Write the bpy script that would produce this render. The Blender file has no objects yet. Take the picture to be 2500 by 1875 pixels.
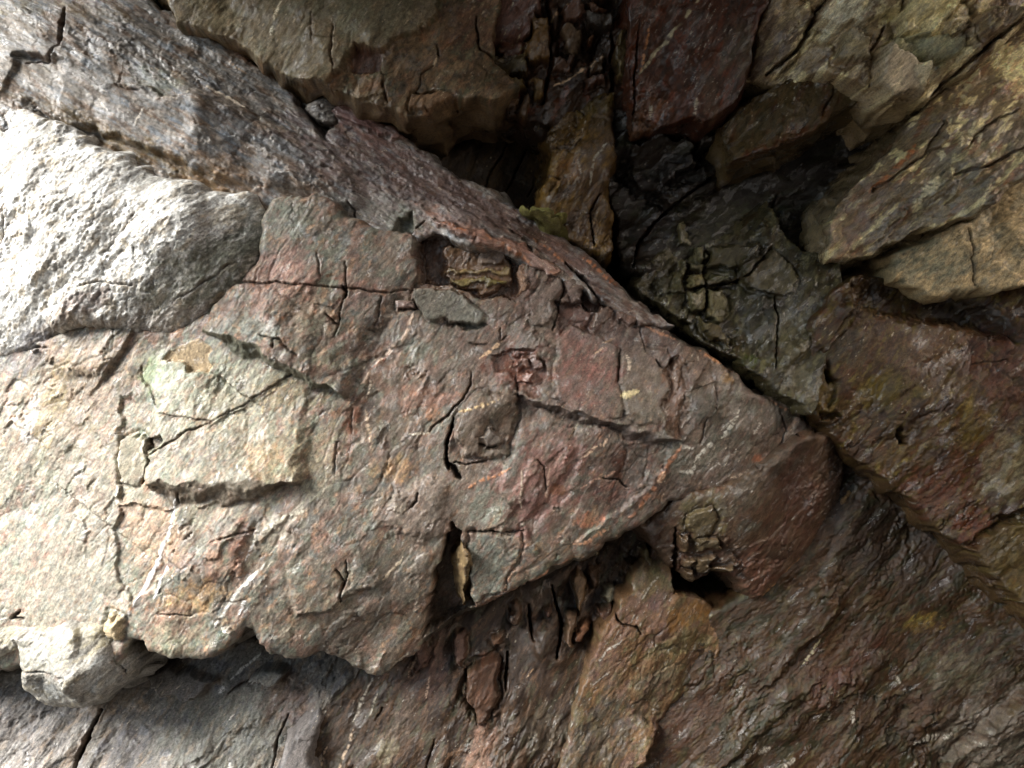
import bpy, math
import numpy as np

# ------------------------------------------------------------------ camera
S = bpy.context.scene
D, ZC = 3.0, 1.5                       # camera distance from the rock face, eye height
FPX = 1250 / math.tan(math.radians(29))  # 58 degree lens, in photo pixels
cam_d = bpy.data.cameras.new('camera')
cam_d.angle = math.radians(58); cam_d.clip_start = 0.05; cam_d.clip_end = 500
cam = bpy.data.objects.new('camera', cam_d)
cam.location = (0, -D, ZC); cam.rotation_euler = (math.radians(90), 0, 0)
S.collection.objects.link(cam); S.camera = cam

# ------------------------------------------------------------------ daylight through the cave mouth
SUN_EL, SUN_AZ, SUN_ANG = 36, -54, 32 # azimuth from -Y (towards the camera side), negative = left
world = bpy.data.worlds.new('World'); S.world = world; world.use_nodes = True
wn = world.node_tree
sky = wn.nodes.new('ShaderNodeTexSky'); sky.sky_type = 'NISHITA'; sky.sun_disc = False
sky.sun_elevation = math.radians(SUN_EL); sky.sun_rotation = math.radians(180 + SUN_AZ)
sky.dust_density = 3.0
wn.links.new(sky.outputs[0], wn.nodes['Background'].inputs[0])
wn.nodes['Background'].inputs[1].default_value = 0.055
sun_d = bpy.data.lights.new('sun', 'SUN'); sun_d.energy = 1.5
sun_d.angle = math.radians(SUN_ANG); sun_d.color = (1.0, 0.965, 0.91)
sun = bpy.data.objects.new('sun', sun_d)
e, a = math.radians(SUN_EL), math.radians(SUN_AZ)
from mathutils import Vector
to_sun = Vector((math.sin(a) * math.cos(e), -math.cos(a) * math.cos(e), math.sin(e)))
sun.rotation_euler = to_sun.to_track_quat('Z', 'Y').to_euler()
S.collection.objects.link(sun)
vs = S.view_settings
vs.view_transform = 'Standard'; vs.look = 'None'; vs.gamma = 1.0; vs.use_curve_mapping = False
vs.exposure = 3.2
S.cycles.use_denoising = True
S.cycles.max_bounces = 6; S.cycles.diffuse_bounces = 3; S.cycles.glossy_bounces = 2

# ------------------------------------------------------------------ numpy noise
rng = np.random.default_rng(11)
T = 256
_ang = rng.random((T, T)) * 2 * np.pi
GX, GZ = np.cos(_ang).astype(np.float32), np.sin(_ang).astype(np.float32)
RT = [rng.random((T, T)).astype(np.float32) for _ in range(5)]

def noise(x, z, seed=0):
    """gradient noise, about -1..1"""
    x = x + seed * 17.37; z = z - seed * 9.71
    i = np.floor(x).astype(np.int32); j = np.floor(z).astype(np.int32)
    fx = (x - i).astype(np.float32); fz = (z - j).astype(np.float32)
    u = fx * fx * fx * (fx * (fx * 6 - 15) + 10); v = fz * fz * fz * (fz * (fz * 6 - 15) + 10)
    i0, j0, i1, j1 = i & 255, j & 255, (i + 1) & 255, (j + 1) & 255
    def g(a, b, dx, dz): return GX[a, b] * dx + GZ[a, b] * dz
    n0 = g(i0, j0, fx, fz) * (1 - u) + g(i1, j0, fx - 1, fz) * u
    n1 = g(i0, j1, fx, fz - 1) * (1 - u) + g(i1, j1, fx - 1, fz - 1) * u
    return (n0 * (1 - v) + n1 * v) * 1.5

def fbm(x, z, octv=4, seed=0, gain=0.5, ridged=False):
    s, a = 0, 1.0
    for o in range(octv):
        n = noise(x * 2 ** o, z * 2 ** o, seed + o * 3 + 1)
        if ridged: n = 1 - 2 * np.abs(n)
        s = s + a * n; a *= gain
    return s

def rot(X, Z, deg):
    c, s = math.cos(math.radians(deg)), math.sin(math.radians(deg))
    return X * c + Z * s, -X * s + Z * c          # along, across

def facets(x, z, seed=0):
    """jittered cells: each a tilted little plane. returns random offset, tilt height, distance to the cell edge, id"""
    x = x + seed * 31.7; z = z + seed * 12.9
    i = np.floor(x).astype(np.int32); j = np.floor(z).astype(np.int32)
    f1 = np.full(x.shape, 9e9, np.float32); f2 = f1.copy()
    off = np.zeros(x.shape, np.float32); tilt = off.copy(); cid = off.copy(); hc = np.full(x.shape, -9, np.float32)
    for a in (-1, 0, 1):
        for b in (-1, 0, 1):
            ia, jb = (i + a) & 255, (j + b) & 255
            dx = (x - (i + a + 0.1 + 0.8 * RT[0][ia, jb])).astype(np.float32)
            dz = (z - (j + b + 0.1 + 0.8 * RT[1][ia, jb])).astype(np.float32)
            d = np.maximum(np.abs(dx), np.abs(dz)) * 0.6 + np.hypot(dx, dz) * 0.4
            hc = np.maximum(hc, (RT[2][jb, ia] - .5) + 2.4 * ((RT[3][ia, jb] - .5) * dx + (RT[4][ia, jb] - .5) * dz) - .8 * (dx * dx + dz * dz))
            m = d < f1
            f2 = np.where(m, f1, np.minimum(f2, d)); f1 = np.where(m, d, f1)
            off = np.where(m, RT[2][ia, jb], off)
            tilt = np.where(m, (RT[3][ia, jb] - .5) * dx + (RT[4][ia, jb] - .5) * dz, tilt)
            cid = np.where(m, RT[3][jb, ia], cid)
    return off - .5, hc, f2 - f1, cid      # hc: planes meeting in creases, without steps

def sstep(a, b, x):
    t = np.clip((x - a) / (b - a), 0, 1); return t * t * (3 - 2 * t)

SAT = .7
def lin(c):
    """albedo from an 8-bit sRGB swatch"""
    c = np.array(c, float) / 255
    c = c * SAT + (1 - SAT) * (c @ np.array([.3, .59, .11])) * np.array([1.03, 1.0, .95])   # weathered, not vivid
    c = np.clip(c, .02, 1)
    return np.where(c <= .04045, c / 12.92, ((c + .055) / 1.055) ** 2.4).astype(np.float32)

# ------------------------------------------------------------------ distances
def poly_sdf(P, X, Z):
    """signed distance to a polygon, positive inside"""
    d = np.full(X.shape, 9e9, np.float32); ins = np.zeros(X.shape, bool)
    n = len(P)
    for k in range(n):
        ax, az = P[k]; bx, bz = P[(k + 1) % n]
        ex, ez = bx - ax, bz - az; L = ex * ex + ez * ez + 1e-12
        t = np.clip(((X - ax) * ex + (Z - az) * ez) / L, 0, 1)
        d = np.minimum(d, (X - ax - t * ex) ** 2 + (Z - az - t * ez) ** 2)
        c = ((az > Z) != (bz > Z)) & (X < ex * (Z - az) / (ez if abs(ez) > 1e-9 else 1e-9) + ax)
        ins ^= c
    d = np.sqrt(d)
    return np.where(ins, d, -d)

def line_dist(P, X, Z):
    """distance to a polyline, side sign, position along it 0..1"""
    seg = np.hypot(np.diff(P[:, 0]), np.diff(P[:, 1])); tot = seg.sum(); acc = np.concatenate([[0], np.cumsum(seg)])
    d = np.full(X.shape, 9e9, np.float32); sg = np.ones(X.shape, np.float32); tt = np.zeros(X.shape, np.float32)
    for k in range(len(P) - 1):
        ax, az = P[k]; ex, ez = P[k + 1] - P[k]; L = ex * ex + ez * ez + 1e-12
        t = np.clip(((X - ax) * ex + (Z - az) * ez) / L, 0, 1)
        q = (X - ax - t * ex) ** 2 + (Z - az - t * ez) ** 2
        m = q < d
        d = np.where(m, q, d)
        sg = np.where(m, np.sign(ex * (Z - az) - ez * (X - ax)), sg)
        tt = np.where(m, (acc[k] + t * seg[k]) / tot, tt)
    return np.sqrt(d), sg, tt

class Surf:
    """smooth depth of one rock body through a few control points given as photo pixel + depth (thin plate)"""
    def __init__(s, ctrl):
        pts = [((px - 1250) / FPX * (D + y), ZC - (py - 937.5) / FPX * (D + y), y) for px, py, y in ctrl]
        s.P = np.array(pts); n = len(pts)
        if n < 4:
            A = np.c_[np.ones(n), s.P[:, :2]] if n == 3 else None
            s.w = np.zeros(n); s.a = np.linalg.solve(A, s.P[:, 2]) if n == 3 else np.array([s.P[:, 2].mean(), 0, 0])
            return
        r = np.hypot(s.P[:, None, 0] - s.P[None, :, 0], s.P[:, None, 1] - s.P[None, :, 1])
        K = np.where(r > 0, r * r * np.log(r + 1e-9), 0) + np.eye(n) * 2e-3
        B = np.c_[np.ones(n), s.P[:, :2]]
        M = np.block([[K, B], [B.T, np.zeros((3, 3))]])
        sol = np.linalg.solve(M, np.r_[s.P[:, 2], 0, 0, 0]); s.w, s.a = sol[:n], sol[n:]
    def __call__(s, X, Z):
        h = s.a[0] + s.a[1] * X + s.a[2] * Z
        for (px, pz, _), w in zip(s.P, s.w):
            if w: 
                r2 = (X - px) ** 2 + (Z - pz) ** 2 + 1e-12
                h = h + w * 0.5 * r2 * np.log(r2)
        return h
    def at(s, px, py):
        y = 0.0
        for _ in range(4):
            X = (px - 1250) / FPX * (D + y); Z = ZC - (py - 937.5) / FPX * (D + y)
            y = float(np.clip(s(np.float64(X), np.float64(Z)), -1.2, 1.2))
        return X, Z
    def pts(s, lst): return np.array([s.at(*p) for p in lst])

# ------------------------------------------------------------------ materials
def rock_material(name, angle=50, stretch=3.0, grain=1.0, gloss=0.0, bump=1.0, contrast=1.15):
    m = bpy.data.materials.new(name); m.use_nodes = True
    nt = m.node_tree; N, Lk = nt.nodes, nt.links
    b = N['Principled BSDF']
    def node(t, **kw):
        n = N.new(t)
        for k, v in kw.items(): setattr(n, k, v)
        return n
    def math_(op, a, b_=None, clamp=False):
        n = node('ShaderNodeMath', operation=op, use_clamp=clamp)
        for i, v in enumerate((a, b_)):
            if v is None: continue
            if isinstance(v, (int, float)): n.inputs[i].default_value = v
            else: Lk.new(v, n.inputs[i])
        return n.outputs[0]
    def tex(scale, detail, rough, vec):
        n = node('ShaderNodeTexNoise'); n.inputs['Scale'].default_value = scale
        n.inputs['Detail'].default_value = detail; n.inputs['Roughness'].default_value = rough
        Lk.new(vec, n.inputs['Vector']); return n.outputs['Fac']
    co = node('ShaderNodeTexCoord').outputs['Object']
    mp = node('ShaderNodeMapping'); mp.vector_type = 'TEXTURE'
    mp.inputs['Rotation'].default_value = (0, -math.radians(angle), 0)
    mp.inputs['Scale'].default_value = (stretch, 1, 1)
    Lk.new(co, mp.inputs['Vector'])
    at = node('ShaderNodeAttribute', attribute_name='rock_colour')
    n1 = tex(150 * grain, 4, .65, mp.outputs[0])       # streaky mineral grain
    n2 = tex(420 * grain, 2, .6, co)                   # fine speckle
    n3 = tex(28, 5, .6, mp.outputs[0])                 # wet and dry patches
    f = math_('ADD', math_('MULTIPLY', n1, 1.7 * contrast), math_('MULTIPLY', n2, 1.7 * contrast))
    f = math_('SUBTRACT', f, 1.70 * contrast - 1)                      # about 1 in the mean
    f = math_('MAXIMUM', f, .18)
    mix = node('ShaderNodeMix', data_type='RGBA', blend_type='MULTIPLY'); mix.inputs['Factor'].default_value = 1.0
    cmb = node('ShaderNodeCombineColor')
    for k in range(3): Lk.new(f, cmb.inputs[k])
    Lk.new(at.outputs['Color'], mix.inputs['A']); Lk.new(cmb.outputs[0], mix.inputs['B'])
    Lk.new(mix.outputs['Result'], b.inputs['Base Color'])
    r = math_('SUBTRACT', 1.02 - gloss, math_('MULTIPLY', n3, .95))
    r = math_('SUBTRACT', r, math_('MULTIPLY', at.outputs['Alpha'], .30))
    r = math_('ADD', r, math_('MULTIPLY', n2, .12))
    r = math_('MINIMUM', math_('MAXIMUM', r, .16), .9)
    Lk.new(r, b.inputs['Roughness'])
    b.inputs['Specular IOR Level'].default_value = .32
    film = node('ShaderNodeMapRange'); film.inputs['From Min'].default_value = .57; film.inputs['From Max'].default_value = .62
    Lk.new(math_('ADD', n3, math_('MULTIPLY', math_('SUBTRACT', at.outputs['Alpha'], .35), .25)), film.inputs['Value'])
    Lk.new(film.outputs[0], b.inputs['Coat Weight'])      # film of water
    b.inputs['Coat Roughness'].default_value = .05; b.inputs['Coat IOR'].default_value = 1.65
    hgt = math_('ADD', math_('MULTIPLY', n1, .8), math_('MULTIPLY', n2, .35))
    hgt = math_('ADD', hgt, math_('MULTIPLY', n3, .25))
    n4 = tex(6, 2, .5, co)                             # smooth cleavage here, grit there
    gate = node('ShaderNodeMapRange'); gate.inputs['From Min'].default_value = .38; gate.inputs['From Max'].default_value = .62
    gate.inputs['To Min'].default_value = .3; gate.inputs['To Max'].default_value = 1.35
    Lk.new(n4, gate.inputs['Value']); hgt = math_('MULTIPLY', hgt, gate.outputs[0])
    bp = node('ShaderNodeBump'); bp.inputs['Strength'].default_value = .75 * bump
    bp.inputs['Distance'].default_value = .0045
    Lk.new(hgt, bp.inputs['Height']); Lk.new(bp.outputs[0], b.inputs['Normal']); 
    bc = node('ShaderNodeBump'); bc.inputs['Strength'].default_value = .9; bc.inputs['Distance'].default_value = .006   # beads and ripples of water
    Lk.new(math_('ADD', n1, math_('MULTIPLY', n2, .3)), bc.inputs['Height']); Lk.new(bc.outputs[0], b.inputs['Coat Normal'])
    return m

# ------------------------------------------------------------------ one rock body
STEP = 0.0034
def link_mesh(name, V, F, C, mat, parent=None):
    me = bpy.data.meshes.new(name)
    me.vertices.add(len(V)); me.vertices.foreach_set('co', V.astype(np.float32).ravel())
    me.loops.add(F.size); me.loops.foreach_set('vertex_index', F.astype(np.int32).ravel())
    me.polygons.add(len(F)); me.polygons.foreach_set('loop_start', np.arange(0, F.size, 4, dtype=np.int32))
    me.polygons.foreach_set('use_smooth', np.ones(len(F), bool))
    me.update(calc_edges=True)
    at = me.attributes.new('rock_colour', 'FLOAT_COLOR', 'POINT')
    at.data.foreach_set('color', C.astype(np.float32).ravel())
    me.materials.append(mat)
    o = bpy.data.objects.new(name, me); S.collection.objects.link(o)
    if parent is not None: o.parent = parent
    return o

def rock(name, label, cat, outline, depth, mat, base, fol=50, facet=((.16, 2.2, .020, .030), (.05, 2.2, .008, .014), (.018, 2.0, .0025, .005)),
         rough=.006, micro=.0016, edge=.02, thick=.4, slope=8.0, mottle=(), blobs=(), plates=(), cracks=(), ledges=(), veins_glints=(),
         wet=.2, flake=.0036, flw=(1, 1, 1), warp=.0055, seed=1, group=None, kind='thing', step=STEP, sat=.7, dim=1.0, mot=.75, fleck=.008, net=.8, warm=0.0):
    global SAT
    SAT = sat
    surf = Surf(depth)
    O = surf.pts(outline)
    mg = thick / slope + .01
    x0, z0 = O.min(0) - mg; x1, z1 = O.max(0) + mg
    nx, nz = int((x1 - x0) / step) + 2, int((z1 - z0) / step) + 2
    X, Z = np.meshgrid((x0 + np.arange(nx) * step).astype(np.float32), (z0 + np.arange(nz) * step).astype(np.float32))
    lx, lz = noise(X * 18, Z * 18, seed), noise(X * 18, Z * 18, seed + 2)
    wx = warp * (lx + .5 * noise(X * 60, Z * 60, seed + 1) + .25 * noise(X * 150, Z * 150, seed + 5))
    wz = warp * (lz + .5 * noise(X * 60, Z * 60, seed + 3) + .25 * noise(X * 150, Z * 150, seed + 6))
    Xw, Zw = X + wx, Z + wz
    H = np.zeros(X.shape, np.float32)                   # relief towards the camera
    own = np.zeros(X.shape, np.int16); names = [name]
    al, ac = rot(X, Z, fol)
    aw, cw = rot(X + wx * 1.2, Z + wz * 1.2, fol)
    amp = (.48 + .52 * sstep(-.25, .30, noise(X * 2.6 + .3, Z * 3.4, seed + 150) + .4 * noise(X * 9, Z * 9, seed + 151))).astype(np.float32)                  # how broken the surface is
    def sub(P, m):
        i0 = max(int((P[:, 0].min() - m - x0) / step), 0); i1 = min(int((P[:, 0].max() + m - x0) / step) + 2, nx)
        j0 = max(int((P[:, 1].min() - m - z0) / step), 0); j1 = min(int((P[:, 1].max() + m - z0) / step) + 2, nz)
        return (slice(j0, max(j1, j0)), slice(i0, max(i1, i0)))
    PX = D / FPX
    # colour
    C = np.empty(X.shape + (4,), np.float32); C[..., :3] = lin(base); C[..., 3] = wet
    def tint(sl, m, col, w=None):
        C[sl + (slice(0, 3),)] += (lin(col) - C[sl + (slice(0, 3),)]) * m[..., None]
        if w is not None: C[sl + (3,)] += (w - C[sl + (3,)]) * m
    full = (slice(None), slice(None))
    for k, (col, scale, stretch, cover, soft) in enumerate(mottle):
        n = fbm(al / (scale * stretch), ac / scale, 4, seed * 7 + k * 5, .55)
        t = np.quantile(n[::7, ::7], 1 - cover)
        tint(full, sstep(t - soft, t + soft, n) * mot, col)
    for (px, py, rx, ry, ang, col, st, *wv) in blobs:
        cx, cz = surf.at(px, py); R = max(rx, ry) * PX * 2.0
        sl = sub(np.array([[cx, cz]]), R)
        if X[sl].size == 0: continue
        u, v = rot(Xw[sl] - cx, Zw[sl] - cz, ang)
        r = np.hypot(u / (rx * PX), v / (ry * PX))
        n = fbm(al[sl] * 11, ac[sl] * 24, 5, seed + int(px) % 97, .72)
        n2 = fbm(al[sl] * 26, ac[sl] * 60, 3, seed + int(py) % 89, .65)
        tint(sl, sstep(1.22, .72, r + n * .5) * st * (.4 + .6 * sstep(-.5, .25, n2)), col, wv[0] if wv else None)
    lb = lin(base)
    for k, (col, scale, stretch, cover, soft) in enumerate(mottle):   # smaller stains over everything, relative to the local colour
        n = fbm(al / (scale * stretch * .55), ac / (scale * .55), 4, seed * 7 + k * 5 + 61, .62)
        t = np.quantile(n[::7, ::7], 1 - cover * .8)
        C[..., :3] *= 1 + (sstep(t - soft * .7, t + soft * .7, n) * .42 * sstep(-.35, .35, noise(X * 3.3, Z * 3.3, seed + k + 170)))[..., None] * (np.clip(lin(col) / lb, .35, 2.2) - 1)
    # plates: slabs standing proud of (or sunk into) the body
    PL = []
    for p in plates:
        P = surf.pts(p['poly']); h = p.get('h', .02); w = p.get('w', .006)
        sl = sub(P, w + .03)
        if X[sl].size == 0: continue
        d = poly_sdf(P, X[sl] + 1.9 * wx[sl] + .007 * lx[sl], Z[sl] + 1.9 * wz[sl] + .007 * lz[sl])
        m = sstep(-w * .5, w * .5, d)
        c = P.mean(0); tx, tz = p.get('tilt', (0, 0))
        hh = h + tx * (X[sl] - c[0]) + tz * (Z[sl] - c[1])
        r = p.get('round', 0)
        if r: hh = hh - h * .8 * np.clip(1 - d / r, 0, 1) ** 2
        H[sl] += hh * m
        if 'gap' in p: H[sl] -= p['gap'] * np.exp(-((d + w * .6) / (w * .5 + .003)) ** 2)
        if 'flat' in p: amp[sl] *= 1 - (1 - p['flat']) * m
        if 'col' in p: tint(sl, m * p.get('st', .8), p['col'], p.get('wet'))
        if p.get('part', True):
            names.append(p.get('name', 'rock_plate')); o = own[sl]; o[d > 0] = len(names) - 1
    for l in ledges:                                     # a break of slope that dies out away from its edge
        P = surf.pts(l['line']); L = l.get('L', .15); w = l.get('w', .01); A = l['h']
        sl = sub(P, L * 2.5 + w)
        if X[sl].size == 0: continue
        d, sg, t = line_dist(P, X[sl] + 1.8 * wx[sl] + .007 * lx[sl], Z[sl] + 1.8 * wz[sl] + .007 * lz[sl]); s = d * sg
        w = w * (.35 + .65 * sstep(0, .35, np.minimum(t, 1 - t)) + .5 * noise(t * 4 + P[0, 0] * 9, t * 0, seed))
        w = np.maximum(w, .004)
        e_ = np.clip(np.minimum(t, 1 - t) / .07, 0, 1) if l.get('taper', True) else 1
        H[sl] += A * sstep(-w, 0, s) * np.exp(-np.maximum(s, 0) / L) * e_
        if 'col' in l:
            tint(sl, sstep(-w * 1.15, -w * .8, s) * sstep(.003, -.003, s) * (e_ if np.ndim(e_) == 0 else sstep(0, .4, e_)) * l.get('st', .85), l['col'])
            amp[sl] *= 1 - .7 * sstep(-w * 1.15, -w * .8, s) * sstep(.003, -.003, s)
    # broken surface
    for k, (sc, an, so, ti) in enumerate(facet):
        o_, t_, e_, _c = facets(aw / (sc * an), cw / sc, seed * 3 + k)
        pm = amp * (.25 if k == 0 else .10) + amp * (.75 if k == 0 else .90) * sstep(-.1, .5, noise(al * 4, ac * 7, seed + k + 30))
        H += o_ * so * (.30, .34, .5)[min(k, 2)] * pm + t_ * ti * (1.5, 1.0, .45)[min(k, 2)] * (.45 + .55 * pm) * amp
        if k < 2:                                         # network of fine joints
            jn = sstep(.045, .004, e_ * (1 if k == 0 else .55)) * sstep(.0, .3, noise(al * 3, ac * 3, seed + 140 + k)) * amp * net
            H -= .004 * jn; C[..., :3] *= (1 - .45 * jn)[..., None]
        if k < 2: C[..., :3] *= (1 + .16 * (_c - .5) * amp)[..., None]
    # thin cleavage flakes: each sheet ends in a ragged little step, and the sheets differ in colour
    for k, (fx, fz, st_, lv) in enumerate(((1.7, 3.6, 2.2, 2.0), (5.5, 12., 1.0, 2.6), (15., 36., .5, 2.4))):
        n = fbm(aw * fx, cw * fz, 5, seed + 110 + 7 * k, .58) + .06 * noise(X * 120, Z * 120, seed + 9)
        lay = np.floor(n * lv); fr = n * lv - lay
        pm = .15 + .85 * sstep(-.2, .4, noise(al * 2.2, ac * 3.5, seed + 120 + k))
        H += flake * flw[k] * st_ * amp * pm * (lay + .25 * fr + .75 * sstep(.0, .09, fr))
        hsh = RT[k][(lay.astype(np.int32) * 37 + 11 * seed) & 255, (lay.astype(np.int32) * 91 + 5) & 255]
        C[..., :3] *= (1 + (.30, .24, .14)[k] * (hsh - .5))[..., None]
        if mottle:
            mc = np.array([lin(c[0]) for c in mottle[:4]]); pick = (hsh * 997).astype(np.int32) % len(mc)
            C[..., :3] += (mc[pick] - C[..., :3]) * (.09 * (hsh > .35) * pm)[..., None]
    H += rough * .42 * amp * fbm(al * 6, ac * 16, 4, seed + 50, .42)
    H += micro * .7 * (.3 + .7 * amp) * fbm(al * 60, ac * 170, 3, seed + 60, .6)
    C[..., :3] *= (1 + .34 * np.clip(fbm(al * 30, ac * 90, 4, seed + 80, .75), -1.5, 1.8))[..., None]
    fk = fbm(al * 26, ac * 130, 3, seed + 131, .6) + .35 * noise(X * 5, Z * 5, seed + 133)   # quartz flecks along the cleavage, also painted as wet glints
    tq = np.quantile(fk[::7, ::7], 1 - fleck)
    fm = sstep(tq, tq + .12, fk); C[..., :3] += (np.minimum(lin((184, 172, 152)) / dim, .7) - C[..., :3]) * (fm * .8)[..., None]; C[..., 3] += fm * .3
    H += .0012 * fm
    for (line, w, dp, *_r) in cracks:
        P = surf.pts(line); sl = sub(P, w * 3 + .02)
        if X[sl].size == 0: continue
        d, sg, t = line_dist(P, Xw[sl], Zw[sl])
        wv = (.55 if w < .0075 else .8) * w * (.4 + .7 * np.abs(noise(t * 9, t * 0 + seed, 5))) * (.35 + .65 * sstep(0, .25, np.minimum(t, 1 - t)))
        H[sl] -= dp * sstep(wv + step * .8, wv * .25, d)
        tint(sl, sstep(wv * 3 + .016, 0, d) * .4 * sstep(-.2, .5, fbm(al[sl] * 30, ac[sl] * 40, 3, seed + 160)), (112, 76, 50))
        tint(sl, sstep(wv * 1.8 + .003, wv * .6, d) * .5, (58, 44, 36))
    for (line, w, up, col, *vn) in veins_glints:  # mineral veins, and wet glints painted as pale streaks
        P = surf.pts(line); sl = sub(P, w * 2 + .01)
        if X[sl].size == 0: continue
        d, sg, t = line_dist(P, Xw[sl], Zw[sl])
        wv = w * 1.55 * (.45 + .9 * np.abs(noise(t * 7 + P[0, 0] * 31, t * 0 + seed, 8))) * (.3 + .7 * sstep(0, .2, np.minimum(t, 1 - t)))
        m = sstep(wv + step * .5, wv * .5, d) * (1 if (vn and vn[0]) else sstep(-.35, .0, noise(t * 14 + P[0, 1] * 17, t * 3, 9)))
        H[sl] += up * .4 * m; C[sl + (slice(0, 3),)] += (np.minimum(lin(col) / dim, .85) - C[sl + (slice(0, 3),)]) * m[..., None]; C[sl + (3,)] += (.6 - C[sl + (3,)]) * m
        names.append('vein_or_glint'); o = own[sl]; o[d < wv * .8 + step * .45] = len(names) - 1
    # rounded border, then the side of the body running back into the hill
    ox = .016 * noise(X * 6, Z * 6, seed + 71) + .009 * noise(X * 15, Z * 15, seed + 72)
    oz = .016 * noise(X * 6, Z * 6, seed + 73) + .009 * noise(X * 15, Z * 15, seed + 74)
    dn = poly_sdf(O, X + ox, Z + oz)
    rag = np.exp(-np.maximum(-dn, 0) / .02)             # ragged along the rim, plain down the side
    jg = np.exp(-np.maximum(-dn, 0) / .004) * .0045
    d = poly_sdf(O, X + ox + lx * .010 * rag + jg * noise(X * 55, Z * 55, seed + 75), Z + oz + lz * .010 * rag + jg * noise(X * 55, Z * 55, seed + 76))
    r = edge
    q = np.clip(1 - d / r, 0, 1)
    drop = r * (1 - np.sqrt(np.maximum(1 - q * q, 0))) * (d > 0) + (d <= 0) * (r - d * slope)
    H = np.where(d > 0, H, H * np.exp(np.minimum(d, 0) / .006))
    Y = surf(X.astype(np.float64), Z.astype(np.float64)).astype(np.float32) - H + drop
    keep = d > -thick / slope
    k4 = keep[:-1, :-1] & keep[1:, :-1] & keep[:-1, 1:] & keep[1:, 1:]
    idx = np.arange(nx * nz, dtype=np.int64).reshape(nz, nx)
    F = np.stack([idx[:-1, :-1], idx[:-1, 1:], idx[1:, 1:], idx[1:, :-1]], -1)[k4]
    fo = own[:-1, :-1][k4]
    sd = sstep(.004, -.012, d)                            # broken stone down the side
    q1 = fbm(Y * 9, (X + Z) * 9, 2, seed + 91, .6); q2 = fbm(Y * 9, (X - Z) * 9, 2, seed + 95, .6)
    C[..., :3] += ((lin(base) * .8)[None, None] * (1 + .35 * np.clip(q1 + q2, -1.5, 1.5))[..., None] - C[..., :3]) * (sd * .95)[..., None]
    V = np.stack([X + q1 * sd * .026, Y, Z + q2 * sd * .026], -1).reshape(-1, 3); Cf = C.reshape(-1, 4)
    Cf[:, :3] *= dim * np.array([1 + .10 * warm, 1 - .04 * warm, 1 - .28 * warm])   # per-body darkening and warmth, partly standing in for falloff and bounced light
    np.clip(Cf, .004, .9, out=Cf)
    cnt = np.bincount(fo, minlength=len(names))
    for k in range(1, len(names)):
        if cnt[k] < 14: fo[fo == k] = 0
    root = None
    org = np.array([*O.mean(0)]); oy = float(surf(org[0], org[1]))
    org = np.array([org[0], oy, O[:, 1].min()])
    for k in range(len(names)):
        Fk = F[fo == k]
        if not len(Fk): continue
        u, inv = np.unique(Fk, return_inverse=True)
        o = link_mesh(names[k], V[u] - org, inv.reshape(-1, 4), Cf[u], mat, root)
        if root is None:
            root = o; o.location = org
            o['label'] = label; 
            o['kind'] = kind; o['category'] = cat
            if group: o['group'] = group
    return root

# ------------------------------------------------------------------ the setting: ground, cave walls and unseen roof shaping the light round the camera
M_STREAK = rock_material('foliated_rock', 50, 3.2, gloss=.06)
M_FACE = rock_material('joint_face_rock', 56, 1.7, gloss=.06, bump=.7)
M_BAND = rock_material('bedded_rock', -28, 3.6, gloss=.06)
M_GRAIN = rock_material('grainy_rock', 40, 1.6, 1.0, bump=1.2, contrast=1.25)
M_SMOOTH = rock_material('cleaved_rock', 55, 2.2, .9, bump=.7)
M_RIGHT = rock_material('dark_foliated_rock', 42, 3.0, gloss=.12, bump=1.2)
M_WET = rock_material('wet_iron_rock', 5, 3.0, gloss=.22)

def shell(name, label, pts_fn, nu, nv, base, seed):
    u, v = np.meshgrid(np.linspace(0, 1, nu), np.linspace(0, 1, nv))
    P = pts_fn(u, v)
    n = fbm(P[..., 0] * .9 + P[..., 1] * .5, P[..., 2] * .9 - P[..., 1] * .6, 5, seed)
    V = P + n[..., None] * .16
    C = np.empty(u.shape + (4,)); C[..., :3] = lin(base); C[..., 3] = .2
    idx = np.arange(nu * nv).reshape(nv, nu)
    F = np.stack([idx[:-1, :-1], idx[:-1, 1:], idx[1:, 1:], idx[1:, :-1]], -1).reshape(-1, 4)
    o = link_mesh(name, V.reshape(-1, 3), F, C.reshape(-1, 4), M_STREAK)
    o['kind'] = 'structure'; o['label'] = label
    return o

shell('ground', 'stony brown cave floor below the rock face', lambda u, v: np.stack([-40 + 80 * u, -40 + 41.5 * v, -0.45 + 0 * u], -1), 160, 90, (66, 58, 52), 3)
shell('cave_wall_back', 'dark bedrock behind the fractured blocks', lambda u, v: np.stack([-7 + 16 * u, .95 + 0 * u, -1 + 6.2 * v], -1), 200, 90, (58, 46, 40), 4)
ROOF_X, WALL_X = -2.9, -1.8  # edges of the unseen roof and opposite wall, set to shape the light falloff
ROOF_R = 3.3  # roof stops short here: gap added to light the upper right
def roof(u, v):
    x = ROOF_X + (ROOF_R - ROOF_X) * u; y = 1.2 - 7.2 * v
    return np.stack([x - .5 * v, y, 3.9 + .25 * np.sin(u * 5) - .1 * v], -1)
shell('cave_roof', 'unseen brown bedrock roof of the cave, shaped to shade the rock face', roof, 110, 90, (100, 76, 56), 5)
shell('cave_wall_opposite', 'unseen brown bedrock wall facing the rock face, placed to shape its light', lambda u, v: np.stack([WALL_X + (9 - WALL_X) * u, -5.6 + .3 * np.sin(u * 7), -1 + 4.8 * v], -1), 110, 60, (100, 76, 56), 6)
shell('cave_wall_right', 'brown bedrock closing the inner end of the cave', lambda u, v: np.stack([4.6 + .3 * np.sin(u * 6), -6.2 + 7.6 * u, -1 + 4.8 * v], -1), 80, 60, (90, 68, 50), 7)

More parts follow.
